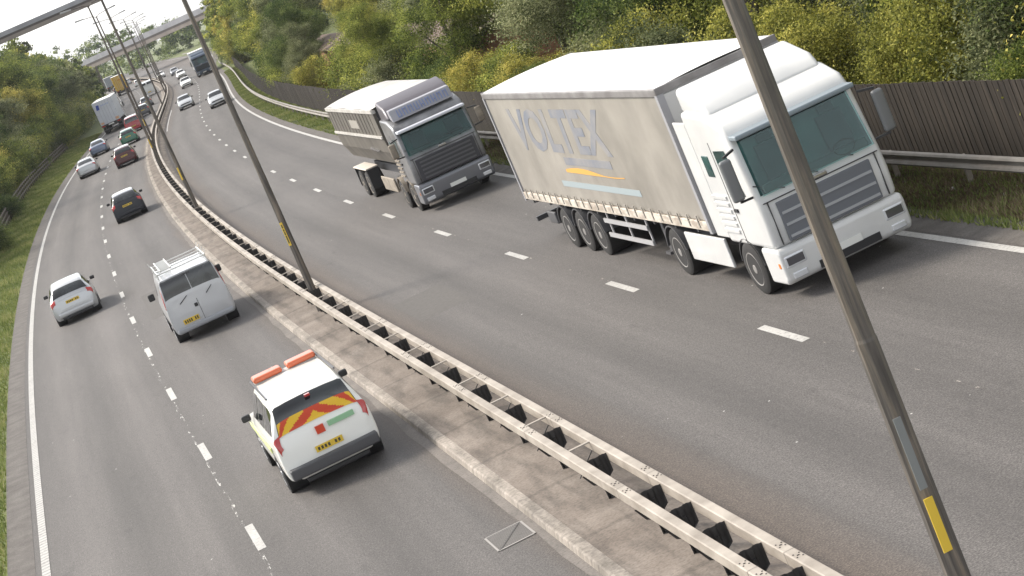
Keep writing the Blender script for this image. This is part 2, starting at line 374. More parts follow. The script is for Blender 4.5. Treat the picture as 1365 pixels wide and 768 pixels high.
# transverse repair joints
def cross_joint(s, o0, o1, w_=.05):
    b = MB(); a, c, d, e = at(s, o0, .003), at(s, o1, .003), at(s+w_, o1, .003), at(s+w_, o0, .003); b.add([a, c, d, e], [(0, 1, 2, 3)]); return b
TAR = mat('tar_joint', (.035, .033, .032), .6)
b_ = MB()
for s, o0, o1 in ((96.5, -4.3, -.95), (140, -4.3, -.95)): q = cross_joint(s, o0, o1, .12); b_.add(q.v, q.f)
jo = b_.build('road_joints', TAR); jo['kind'] = 'structure'
PT = mottled('repair_patch', (.075, .07, .066), (.1, .093, .088), 9, .85)
for nm, sa, sb, oa, ob in (('repair_patch', 47.5, 51.3, 1.3, 2.6), ('repair_patch', 69, 77, -3.9, -3.2)): 
    b_ = MB(); b_.add([at(sa, oa, .0015), at(sa, ob, .0015), at(sb, ob, .0015), at(sb, oa, .0015)], [(0, 1, 2, 3)]); q_ = b_.build(nm, PT); q_['kind'] = 'structure'

# ------------------------------------------------------------------ median barrier
bar = thing('median_barrier', 'long galvanised twin beam barrier curving between the two carriageways', 'barrier', at(20, 0))
def sweep_local(parent, s0, s1, off, z0, z1, hw, name, m, step=2.4, label=None):
    inv = parent.location; S = np.arange(s0, s1, step); b = MB(); k = len(b.v)
    for s in S:
        for (o, z) in ((off-hw, z0), (off+hw, z0), (off+hw, z1-.012), (off+hw-.012, z1), (off-hw+.012, z1), (off-hw, z1-.012)): b.v.append(tuple(at(s, o, z)-inv))
    for i in range(len(S)-1):
        for j in range(6): b.f.append((i*6+j, i*6+(j+1) % 6, (i+1)*6+(j+1) % 6, (i+1)*6+j)); b.mi.append(0)
    # bolt heads and joint seams every 4.8 m
    s = 21.3-4.83*4
    while s < min(s1, 150):
        if s > s0:
            for ds in (-.42, -.34, -.26, .26, .34, .42):
                for oo in (-.035, .035):
                    if abs(ds) == .34: oo *= .2
                    p = at(s+ds*.75, off+oo, z1)-inv; rr = .0095 if s < 80 else .012
                    q = MB(); q.cylx(0, .008, 0, 0, rr, 6); base = len(b.v)
                    for v in q.v: b.v.append((p.x+v[1], p.y+v[2], p.z+v[0]))
                    for f in q.f: b.f.append(tuple(base+i for i in f)); b.mi.append(1)
            a_, b2, c2, d2 = at(s, off-hw-.002, z1+.002)-inv, at(s, off+hw+.002, z1+.002)-inv, at(s+.008, off+hw+.002, z1+.002)-inv, at(s+.008, off-hw-.002, z1+.002)-inv
            b.add([a_, b2, c2, d2], [(0, 1, 2, 3)], 1)
            a_, b2, c2, d2 = at(s, off-hw-.002, z0)-inv, at(s, off-hw-.002, z1)-inv, at(s+.012, off-hw-.002, z1)-inv, at(s+.012, off-hw-.002, z0)-inv
            b.add([a_, b2, c2, d2], [(0, 1, 2, 3)], 1)
        s += 4.83
    return b.build(name, [m, BOLT], parent)
sweep_local(bar, -8, 700, -.225, .61, .76, .068, 'beam', BEAM)
sweep_local(bar, -8, 700, .225, .61, .76, .068, 'beam', BEAM)
PROTO = {}
def post_mesh():
    b = MB(); prof = [(-.155, .735), (.155, .735), (.155, .6), (.27, .59), (.12, .1), (-.12, .1), (-.27, .59), (-.155, .6)]
    n = 9
    # ribbed dark plate across the gap, narrowing to its foot
    rows = [(.73, .155, .0), (.46, .155, .0), (.4, .075, .0), (.05, .06, .0)]; cols = 12
    for zi, (z, hw_, dy) in enumerate(rows):
        for k in range(cols+1):
            t = -1+2*k/cols; b.v.append((t*hw_, (.03 if k % 6 in (2, 3, 4) else 0.)+dy, z))
    for i in range(len(rows)-1):
        for k in range(cols): a = i*(cols+1)+k; b.f.append((a, a+1, a+cols+2, a+cols+1)); b.mi.append(0)
    b.prism([(-.06, .05), (.0, .05), (.0, .6), (-.06, .6)], -.27, -.2) if False else None
    for y_ in (-.06, -.0):
        k_ = len(b.v); b.v += [(-.13, y_, .58), (-.29, y_, .565), (-.2, y_, .4), (-.1, y_, .36)]; b.f.append((k_, k_+1, k_+2, k_+3)); b.mi.append(0)
    b.box(-.02, .02, -.03, .07, .05, .6)
    me = bpy.data.meshes.new('post'); me.from_pydata(b.v, [], b.f); finish(me, POSTM); return me
def strut_mesh():
    b = MB(); b.box(-.16, .16, -.03, .03, .735, .755)
    me = bpy.data.meshes.new('cross_strut'); me.from_pydata(b.v, [], b.f); finish(me, BEAM); return me
def brace_mesh():
    b = MB(); b.bar((-.16, 0, .6), (.16, .0, .3), .014, .014); b.bar((.16, .02, .6), (-.16, .02, .3), .014, .014)
    me = bpy.data.meshes.new('cross_brace'); me.from_pydata(b.v, [], b.f); finish(me, POSTM); return me
pm, sm_, bm_ = post_mesh(), strut_mesh(), brace_mesh()
ps = []; st = []; s = 12.4
while s < 650:
    ps.append(s)
    if s > 27: st.append(s+.85 if s < 44 else s+.6)
    s += 1.2 if s < 25.5 else 2.415
inv = bar.location
def put(me, name, s, o=0, z=0, parent=bar):
    ob = bpy.data.objects.new(name, me); ob.location = at(s, o, z)-parent.location; ob.rotation_euler = (0, 0, head(s)); return link(ob, parent)
def merged(me, name, lst, parent):
    vs = []; fs = []; base = [tuple(v.co) for v in me.vertices]; ff = [tuple(p.vertices) for p in me.polygons]
    for s in lst:
        Mx = Matrix.Translation(at(s, 0)-parent.location) @ Matrix.Rotation(head(s), 4, 'Z'); k = len(vs); vs += [tuple(Mx @ Vector(v)) for v in base]; fs += [tuple(k+i for i in f) for f in ff]
    m2 = bpy.data.meshes.new(name); m2.from_pydata(vs, [], fs); finish(m2, me.materials[0]); o = link(bpy.data.objects.new(name, m2), parent); o['kind'] = 'stuff'; return o
for s in ps[:100]: put(pm, 'post', s)
merged(pm, 'post', ps[100:], bar)
for s in st[:100]: put(sm_, 'cross_strut', s)
merged(sm_, 'cross_strut', st[100:], bar)
for s in st[:60]: put(bm_, 'cross_brace', s+.03)

# drain grate by the median kerb
gr = thing('drain_grate', 'worn iron drain grate set in the asphalt beside the median kerb', 'drain', at(28.9, -1.42, .004), head(28.9))
b = MB()
for k in range(15): b.box(-.27, .27, -.4+k*.055, -.38+k*.055, 0, .006)
b.build('grating', mat('worn_iron', (.3, .28, .26), .5, .3), gr)
b = MB(); b.box(-.3, -.27, -.42, .42, 0, .01); b.box(.27, .3, -.42, .42, 0, .01); b.box(-.27, .27, -.44, -.41, 0, .01); b.box(-.27, .27, .41, .44, 0, .01)
b.build('frame', mat('grate_frame', (.26, .245, .23), .6), gr)
b = MB(); b.bar((-.25, -.4, .009), (.25, .4, .009), .03, .006); b.build('cross_bar', BOLT, gr)

# ------------------------------------------------------------------ lamp posts
def lamp_post(s, lean, i, label, group=None):
    t = thing('street_lamp', label, 'street lamp', at(s, 0, .1), head(s), group); t.rotation_euler = (0, lean, head(s))
    b = MB(); b.tube([(0, 0, -.1), (0, 0, 1.2), (0, 0, 1.25), (0, 0, 3.9), (0, 0, 3.93), (0, 0, 7.5), (0, 0, 7.53), (0, 0, 11.7)], [.108, .104, .102, .093, .088, .074, .069, .05], 8)
    b.build('pole', POLE, t, sm=False)
    for q in (-1, 1):
        b = MB(); b.tube([(0, 0, 11.6), (q*.25, 0, 11.78), (q*.8, 0, 11.84), (q*1.15, 0, 11.86)], .03, 6); a = b.build('arm', POLE, t, sm=True)
        b = MB(); b.add([(q*1.05, -.1, 11.84), (q*1.05, .1, 11.84), (q*1.8, .13, 11.86), (q*1.8, -.13, 11.86), (q*1.05, -.08, 11.93), (q*1.05, .08, 11.93), (q*1.75, .09, 11.99), (q*1.75, -.09, 11.99)],
                        [(0, 1, 2, 3), (7, 6, 5, 4), (0, 4, 5, 1), (1, 5, 6, 2), (2, 6, 7, 3), (3, 7, 4, 0)]); b.build('lamp_head', mat('lamp_housing', (.3, .3, .3), .5), a, bevel=.02)
    if i < 5:
        rr = .104
        a0 = R(22.5)
        zc = (2.3, 2.25, 2.3, 2.3, 2.3)[i]; hh = (.24, .33, .3, .3, .3)[i]; x0 = -.085 if i else -.06
        b = MB(); b.box(-.04, .04, -.006, .004, zc-hh, zc+hh)
        pl = b.build('number_plate', YPL, t); pl.location = (-.035 if i == 0 else -.065, -.103 if i == 0 else -.098, 0); pl.rotation_euler = (0, 0, 0 if i == 0 else R(-35))
        if i == 1:
            b = MB()
            for k, (zz, hz) in enumerate(((.22, .05), (.11, .03), (.02, .045), (-.09, .05), (-.2, .06))): b.box(-.018, .018, -.0085, -.0065, zc+zz-hz, zc+zz+hz)
            b.build('lettering', INK, pl)
        if i == 0:
            b = MB(); b.box(-.035, .035, -.007, .0, 2.62, 3.25); q = b.build('patch', mat('grey_patch', (.2, .21, .21), .6), t); q.location = (-.035, -.099, 0)
    return t
LP = [16, 54.9, 94.3, 133.9, 173.5, 213, 253, 293, 333, 373, 413, 453]
LL = ['nearest tall grey street lamp pole crossing in front of the white lorry', 'tall grey street lamp pole with lettered yellow plate, before the tipper lorry',
      'tall street lamp pole standing in the barrier level with the dark blue hatchback', 'tall street lamp pole standing in the barrier beside the green hatchback']
for i, s in enumerate(LP):
    lamp_post(s, (R(.5), R(.4), 0, 0, 0, 0, 0, 0, 0, 0, 0, 0)[i], i, LL[i] if i < 4 else 'distant double armed street lamp in the row along the central barrier', 'street lamps along the central barrier')

# ------------------------------------------------------------------ right: guard rail and timber fence
gr_ = thing('guard_rail', 'pale metal guard rail along the far right verge before the timber fence', 'guard rail', at(30, 9.95))
def ro(s): return 9.9-.35*smooth(45, 80, s)+wid(s)
prof = [(.0, .70), (-.05, .69), (-.075, .65), (-.05, .61), (.0, .585), (.0, .53), (-.05, .5), (-.075, .46), (-.05, .42), (0, .40), (.012, .4), (.012, .70)]
S = np.arange(-10, 640, 2.); b = MB(); n = len(prof)
for s in S:
    for (o, z) in prof: b.v.append(tuple(at(s, ro(s)+o, z)-gr_.location))
for i in range(len(S)-1):
    for j in range(n): b.f.append((i*n+j, i*n+(j+1) % n, (i+1)*n+(j+1) % n, (i+1)*n+j)); b.mi.append(0)
b.build('rail', mottled('dull_guard_rail', (.15, .135, .12), (.27, .25, .225), 1.2, .6, .2, detail=7), gr_)
b = MB(); b.box(-.05, .05, -.03, .03, 0, .66); me = bpy.data.meshes.new('post'); me.from_pydata(b.v, [], b.f); finish(me, BEAM)
for k in range(95):
    s = -6+k*3.2; ob = bpy.data.objects.new('post', me); ob.location = at(s, ro(s)+.07)-gr_.location; ob.rotation_euler = (0, 0, head(s)); link(ob, gr_)
fe = thing('timber_fence', 'dark brown vertical board timber fence behind the right guard rail', 'fence', at(30, 10.6))
b = MB(); s = 8.; FE_END = 300
def fo(s): return 10.72-.3*smooth(60, 110, s)
k = 0
while s < FE_END:
    wd = .11 if s < 120 else .22; dz = .02*math.sin(s*.4)+random.uniform(-.012, .012); lift = .0 if k % 2 else random.uniform(.006, .013)
    o0 = fo(s)+lift; h = 1.78+dz
    Mx = Matrix.Translation(at(s, o0)-fe.location) @ Matrix.Rotation(head(s), 4, 'Z')
    b.box(-.011, .011, 0, wd+.01, .05, h, 0, Mx); s += wd; k += 1
b.build('boards', TIMBER, fe)
b = MB(); b.box(-.06, .06, -.05, .05, 0, 1.74); me = bpy.data.meshes.new('post'); me.from_pydata(b.v, [], b.f); finish(me, TIMBER)
for k in range(60):
    s = 9+k*3.; ob = bpy.data.objects.new('post', me); ob.location = at(s, fo(s)+.12)-fe.location; ob.rotation_euler = (0, 0, head(s)); link(ob, fe)

# left: post and rail fence
pf = thing('post_and_rail_fence', 'weathered wooden post and rail fence below the left bushes', 'fence', at(120, -12.2, .25))
def lfo(s): return -11.3-1.3*smooth(120, 210, s)
me = bpy.data.meshes.new('post'); b = MB(); b.box(-.06, .06, -.06, .06, -.1, 1.15); me.from_pydata(b.v, [], b.f); finish(me, WOODP)
Sx = [118+2.4*k for k in range(58)]
for s in Sx: ob = bpy.data.objects.new('post', me); ob.location = at(s, lfo(s), .2)-pf.location; ob.rotation_euler = (0, 0, head(s)); link(ob, pf)
for zz in (.45, .78, 1.08):
    b = MB()
    for s, s2 in zip(Sx[:-1], Sx[1:]): b.bar(at(s, lfo(s)+.08, .2+zz+random.uniform(-.02, .02))-pf.location, at(s2, lfo(s2)+.08, .2+zz)-pf.location, .04, .1)
    b.build('rail', WOODP, pf)

# ------------------------------------------------------------------ cars: a lofted hull with windows and lamps laid on it
def catm(P, t):
    n = len(P); i = min(max(int(math.floor(t)), 0), n-2); f = t-i
    p0 = P[max(i-1, 0)]; p1 = P[i]; p2 = P[i+1]; p3 = P[min(i+2, n-1)]
    return .5*((2*p1)+(-p0+p2)*f+(2*p0-5*p1+4*p2-p3)*f*f+(-p0+3*p1-3*p2+p3)*f*f*f)
class Hull:
    def __init__(h, st):
        h.st = [np.array(q, float) for q in st]; h.n = len(st)
    def ring(h, q):
        y, w_, wt, zb, bl, zt = q; dz = min(.07, .5*(zt-bl))
        return np.array([(0, y, zb), (.8*w_, y, zb), (.97*w_, y, zb+.12*(bl-zb)), (w_, y, zb+.6*(bl-zb)), (.965*w_, y, bl), (wt, y, zt-dz), (.74*wt, y, zt), (0, y, zt+.018)])
    def S(h, u, v):
        sg = 1
        if v > 7: v = 14-v; sg = -1
        u = min(max(u, 0), h.n-1); q = catm(h.st, u)
        p = catm(h.ring(q), v); return Vector((p[0]*sg, p[1], p[2]))
    def body(h, parent, m, nu=5, nv=3):
        U = np.linspace(0, h.n-1, (h.n-1)*nu+1); V = np.linspace(0, 14, 14*nv+1)[:-1]; b = MB(); k = len(V)
        for u in U:
            for v in V: b.v.append(tuple(h.S(u, v)))
        for i in range(len(U)-1):
            for j in range(k): b.f.append((i*k+j, i*k+(j+1) % k, (i+1)*k+(j+1) % k, (i+1)*k+j)); b.mi.append(0)
        b.f.append(tuple(range(k-1, -1, -1))); b.f.append(tuple(range((len(U)-1)*k, len(U)*k))); b.mi += [0, 0]
        return b.build('body', m, parent, sm=True)
    def patch(h, name, u0, u1, v0, v1, m, parent, off=.007, taper=None, nu=8, nv=10, mi=None):
        b = MB(); e = .02
        for i in range(nu+1):
            for j in range(nv+1):
                u = u0+(u1-u0)*i/nu; v = v0+(v1-v0)*j/nv
                if taper: du = taper*(j/nv); u = u0+du+(u1-u0-du*1.6)*i/nu
                p = h.S(u, v); du_ = h.S(u+e, v)-h.S(u-e, v); dv_ = h.S(u, v+e)-h.S(u, v-e); nn = du_.cross(dv_)
                if nn.length < 1e-9: nn = Vector((p.x, 0, p.z))
                nn.normalize(); c = Vector((0, p.y if True else 0, .7))
                if nn.dot(p-Vector((0, 0, .6))) < 0: nn = -nn
                b.v.append(tuple(p+nn*off))
        for i in range(nu):
            for j in range(nv): a = i*(nv+1)+j; b.f.append((a, a+1, a+nv+2, a+nv+1)); b.mi.append(0 if mi is None else mi(i/nu, j/nv))
        return b.build(name, m, parent, sm='all')
def mirror_sym(v0, v1): return 14-v0, 14-v1
def wheel(parent, x, y, r=.31, w_=.2, rim=RIM, name='wheel', n=24):
    sg = 1 if x > 0 else -1; b = MB(); xi = x-sg*w_; pr = [(xi, r*.8), (xi+sg*.02, r), (x-sg*.03, r), (x, r*.9), (x-sg*.004, r*.68)]
    b.cylx(0, 0, y, r, r, n, prof=pr); t = b.build(name, TYRE, parent, sm=True)
    b = MB(); b.cylx(0, 0, y, r, r, n, prof=[(x-sg*.03, r*.67), (x+sg*.003, r*.64), (x-sg*.012, r*.55), (x-sg*.02, r*.2), (x+sg*.002, r*.16)]); 
    ri = b.build('rim', rim, t, sm=True)
    b = MB()
    for k in range(5):
        a = k*2*math.pi/5; b.bar((x-sg*.006, y+math.cos(a)*r*.15, r+math.sin(a)*r*.15), (x-sg*.006, y+math.cos(a)*r*.6, r+math.sin(a)*r*.6), .012, r*.16, upv=(1, 0, 0))
    return t
KIND = {
 'hatch': dict(L=4.0, st=[(-2.0, .66, .56, .34, .46, .58), (-1.96, .81, .73, .26, .72, .86), (-1.9, .84, .73, .22, .9, .99), (-1.5, .85, .6, .2, .94, 1.38), (-.7, .86, .61, .19, .94, 1.47), (.3, .86, .6, .19, .93, 1.43), (1.05, .86, .74, .19, .92, .99), (1.65, .84, .72, .21, .76, .82), (1.93, .78, .66, .25, .55, .64), (2.0, .66, .55, .32, .42, .5)],
    side=[(2.95, 3.95), (4.05, 5.2)], rear=(2.2, 2.86), ws=(5.15, 5.9), tl=(1.1, 2.1, 3.8, 5.75), hl=(7.05, 7.9, 4.0, 5.6), ax=(-1.25, 1.25)),
 'estate': dict(L=4.6, st=[(-2.3, .68, .58, .34, .46, .58), (-2.26, .83, .74, .26, .7, .84), (-2.2, .86, .75, .22, .9, .97), (-1.95, .87, .62, .2, .95, 1.36), (-1.0, .88, .62, .19, .95, 1.46), (.35, .88, .61, .19, .94, 1.43), (1.1, .88, .76, .19, .93, .99), (1.85, .86, .74, .21, .78, .84), (2.2, .8, .68, .25, .56, .66), (2.3, .68, .56, .32, .42, .5)],
    side=[(3.0, 3.7), (3.78, 4.4), (4.48, 5.25)], rear=(2.2, 2.86), ws=(5.15, 5.9), tl=(1.05, 2.2, 3.8, 5.6), hl=(7.05, 7.9, 4.0, 5.6), ax=(-1.35, 1.4)),
 'saloon': dict(L=4.5, st=[(-2.25, .68, .58, .34, .46, .6), (-2.2, .83, .75, .26, .74, .9), (-2.05, .86, .74, .22, .92, 1.0), (-1.6, .87, .7, .2, .95, 1.04), (-.95, .87, .6, .19, .94, 1.38), (.25, .87, .6, .19, .93, 1.42), (1.05, .87, .74, .19, .92, .99), (1.8, .85, .73, .21, .77, .83), (2.15, .79, .67, .25, .56, .65), (2.25, .67, .55, .32, .42, .5)],
    side=[(3.85, 4.45), (4.52, 5.25)], rear=(3.15, 3.86), ws=(5.15, 5.9), tl=(1.0, 1.8, 3.8, 5.8), hl=(7.05, 7.9, 4.0, 5.6), ax=(-1.3, 1.35)),
 'suv': dict(L=4.7, st=[(-2.35, .72, .64, .42, .54, .64), (-2.31, .86, .8, .36, .84, .98), (-2.26, .9, .8, .32, 1.08, 1.14), (-2.08, .91, .69, .3, 1.1, 1.66), (-1.0, .92, .69, .3, 1.1, 1.76), (.3, .92, .68, .3, 1.09, 1.72), (.95, .92, .8, .3, 1.08, 1.14), (1.85, .9, .79, .3, .98, 1.05), (2.25, .86, .76, .34, .74, .86), (2.35, .74, .62, .42, .54, .62)],
    side=[(3.0, 3.75), (3.83, 4.4), (4.48, 5.25)], rear=(2.1, 2.95), ws=(5.15, 5.9), tl=(1.0, 2.2, 3.9, 5.3), hl=(7.3, 8.0, 3.6, 5.5), ax=(-1.4, 1.45)),
}
def car(name, label, cat, kind, s, o, away, paint, roofp=None, scale=1., rearbias=True, group=None, lampsmat=None, bumper=None, name_s=None, wheels=.31, glass=None, parts_extra=None):
    K = KIND[kind]; L = K['L']*scale
    sc = s+L/2; loc = at(sc, o); rz = head(sc)+(0 if away else math.pi)
    t = thing(name, label, cat, loc, rz, group); t.scale = (scale,)*3 if scale != 1 else (1, 1, 1)
    h = Hull(K['st']); h.body(t, paint); G = glass or GLASS
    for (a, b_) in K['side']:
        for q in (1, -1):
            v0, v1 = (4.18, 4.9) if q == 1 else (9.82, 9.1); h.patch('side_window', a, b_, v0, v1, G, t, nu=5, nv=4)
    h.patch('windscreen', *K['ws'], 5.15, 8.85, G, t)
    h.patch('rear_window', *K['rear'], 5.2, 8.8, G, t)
    a, b_, c, d = K['tl']
    h.patch('tail_light', a, b_, c, d, REDL, t, .012, nu=4, nv=5); h.patch('tail_light', a, b_, 14-c, 14-d, REDL, t, .012, nu=4, nv=5)
    a, b_, c, d = K['hl']
    h.patch('headlight', a, b_, c, d, HEADL, t, .01, nu=4, nv=5); h.patch('headlight', a, b_, 14-c, 14-d, HEADL, t, .01, nu=4, nv=5)
    if roofp is None and paint in DARKS: roofp = GLOSSY(paint)
    if roofp: h.patch('roof_panel', 3.05 if kind != 'saloon' else 4.0, 4.95, 5.25, 8.75, roofp, t, .006)
    bm = bumper or paint
    n9 = h.n-1
    h.patch('grille', 8.05, n9-.35, 5.7, 8.3, BLACK, t, .012, nu=3, nv=5)
    b = MB(); ye = K['st'][-1][0]; b.box(-.62, .62, ye-.12, ye+.015, .3, .4); b.build('air_intake', BLACK, t, bevel=.01)
    yr = K['st'][0][0]; b = MB(); b.box(-.70, .70, yr-.03, yr+.22, .30, .50); b.build('rear_bumper', bm, t, bevel=.05)
    b = MB(); b.box(-.6, .6, yr-.02, yr+.3, .21, .30); b.build('bumper_valance', BLACK, t, bevel=.02)
    b = MB(); p = h.S(1.55, 7)
    if kind == 'suv': p = Vector((0, p.y-.05, .84))
    b.box(-.26, .26, p.y-.035, p.y-.005, p.z-.2, p.z-.09); pl = b.build('rear_plate', YPL, t)
    b = MB()
    for k in range(7): 
        if k != 4: b.box(-.22+k*.065, -.18+k*.065, p.y-.037, p.y-.034, p.z-.175, p.z-.115)
    b.build('lettering', INK, pl)
    b = MB(); b.box(-.26, .26, ye+.0, ye+.022, .42, .53); b.build('front_plate', WPL, t)
    r = wheels
    for y in K['ax']:
        for q in (1, -1):
            wd = np.interp(y, [z[0] for z in K['st']], [z[1] for z in K['st']])
            b = MB(); b.cylx(q*(wd-.35), q*(wd+.002), y, r+.01, r+.055, 24); b.build('wheel_arch', BLACK, t)
            wheel(t, q*(wd+.012), y, r)
    mu = K['ws'][0]+.55
    for q in (1, -1):
        p = h.S(mu, 4.15 if q == 1 else 9.85); b = MB(); b.box(-.09, .09, -.05, .05, -.06, .07)
        mr = b.build('mirror', BLACK, t, bevel=.03); mr.location = (p.x+q*.13, p.y-.1, p.z+.05)
    return t, h

SIL = carp('silver', (.46, .47, .48), .55); NAVY = mat('paint_navy', (.006, .008, .015), .45, 0, .08); BLUEG = carp('blue_grey', (.12, .15, .22), .4); WHITE = carp('white', (.74, .74, .72))
MAROON = mat('paint_maroon', (.07, .008, .01), .4, 0, .3); RED = carp('red', (.38, .018, .025)); GREEN = carp('green', (.02, .13, .075), .2); DARK = carp('dark', (.03, .03, .035)); TEALG = carp('bottle', (.035, .09, .085), .3)
GRSIL = carp('grey_silver', (.32, .33, .35), .5); MGREY = carp('mid_grey', (.16, .17, .19), .4)

DARKS = (NAVY, MAROON, GREEN, RED, BLUEG, DARK, MGREY)
def GLOSSY(p):
    c = p.node_tree.nodes['Principled BSDF'].inputs['Base Color'].default_value; return mat(p.name+'_roof', (c[0], c[1], c[2]), .08, .0, 1.)
# away from the camera (left carriageway)
t, h = car('hatchback_car', 'silver hatchback alone in the left lane, nearest car to the grass verge', 'car', 'hatch', 78.3, -6.2, True, SIL)
t, h = car('hatchback_car', 'dark navy hatchback with pale shining roof alone ahead of the silver van', 'car', 'hatch', 113.4, -2.75, True, NAVY, scale=1.02)
h_ = h
t, h = car('estate_car', 'dark maroon car with low tailgate ahead of the dark navy hatchback', 'car', 'hatch', 167.5, -2.5, True, MAROON, scale=1.04)
t, h = car('saloon_car', 'silver saloon in the left lane behind the blue-grey car', 'car', 'saloon', 176.5, -6.05, True, SIL)
t, h = car('saloon_car', 'blue-grey saloon in the left lane behind the white box trailer', 'car', 'saloon', 207.5, -6.15, True, BLUEG)
t, h = car('hatchback_car', 'small green hatchback just behind the red people carrier', 'car', 'hatch', 202, -2.75, True, GREEN)
t, h = car('people_carrier', 'bright red people carrier beside the white box trailer', 'car', 'suv', 226, -2.9, True, RED, scale=1.)
t, h = car('hatchback_car', 'dark hatchback just ahead of the red people carrier', 'car', 'hatch', 262, -2.75, True, DARK, roofp=WHITE)
t, h = car('hatchback_car', 'blue-grey hatchback between the lamp poles, right behind the white van', 'car', 'hatch', 292, -3.0, True, MGREY)
t, h = car('estate_car', 'dark car partly hidden beyond the yellow lorry on its left side', 'car', 'estate', 500, -7.0, True, DARK)
t, h = car('hatchback_car', 'far red car beyond the dark car and the yellow lorry', 'car', 'hatch', 590, -6.6, True, RED)
t, h = car('estate_car', 'white car just ahead and to the right of the yellow lorry', 'car', 'estate', 470, -2.6, True, WHITE)
t, h = car('estate_car', 'far grey car beneath the motorway bridge in the distant queue', 'car', 'estate', 690, -6.6, True, GRSIL)
t, h = car('estate_car', 'far white car in the offside lane under the motorway bridge', 'car', 'estate', 625, -2.8, True, WHITE)
for s_, o_, kd, pn, lb in ((545, -2.7, 'hatch', SIL, 'far silver hatchback in the offside lane past the yellow lorry'), (655, -2.8, 'hatch', NAVY, 'far dark hatchback in the offside lane near the bridge'),
                          (720, -2.8, 'suv', WHITE, 'furthest white people carrier in the queue under the bridge'), (640, -6.6, 'suv', GRSIL, 'far grey people carrier in the verge-side queue under the bridge'), (740, -6.5, 'estate', RED, 'furthest red car of the queue under the bridge')):
    car('estate_car' if kd != 'suv' else 'people_carrier', lb, 'car', kd, s_, o_, True, pn)
# towards the camera (right carriageway)
t, h = car('estate_car', 'silver car with dark grille oncoming in the verge-side lane, behind the pole', 'car', 'estate', 200.8, 6.45, False, SIL)
t, h = car('hatchback_car', 'silver hatchback oncoming in the lane next to the barrier, nearer of two', 'car', 'hatch', 228.2, 3.1, False, SIL)
t, h = car('saloon_car', 'white oncoming car next to the barrier, behind the silver hatchback', 'car', 'saloon', 304.5, 3.1, False, WHITE)
t, h = car('hatchback_car', 'white oncoming hatchback half hidden beside the dark blue lorry', 'car', 'hatch', 372, 3.6, False, WHITE)
t, h = car('estate_car', 'dark oncoming car with pale roof behind the white ones by the blue lorry', 'car', 'estate', 420, 4.0, False, MGREY, roofp=WHITE)
t, h = car('hatchback_car', 'furthest white oncoming car, left of the dark blue lorry', 'car', 'hatch', 445, 1.9, False, WHITE)

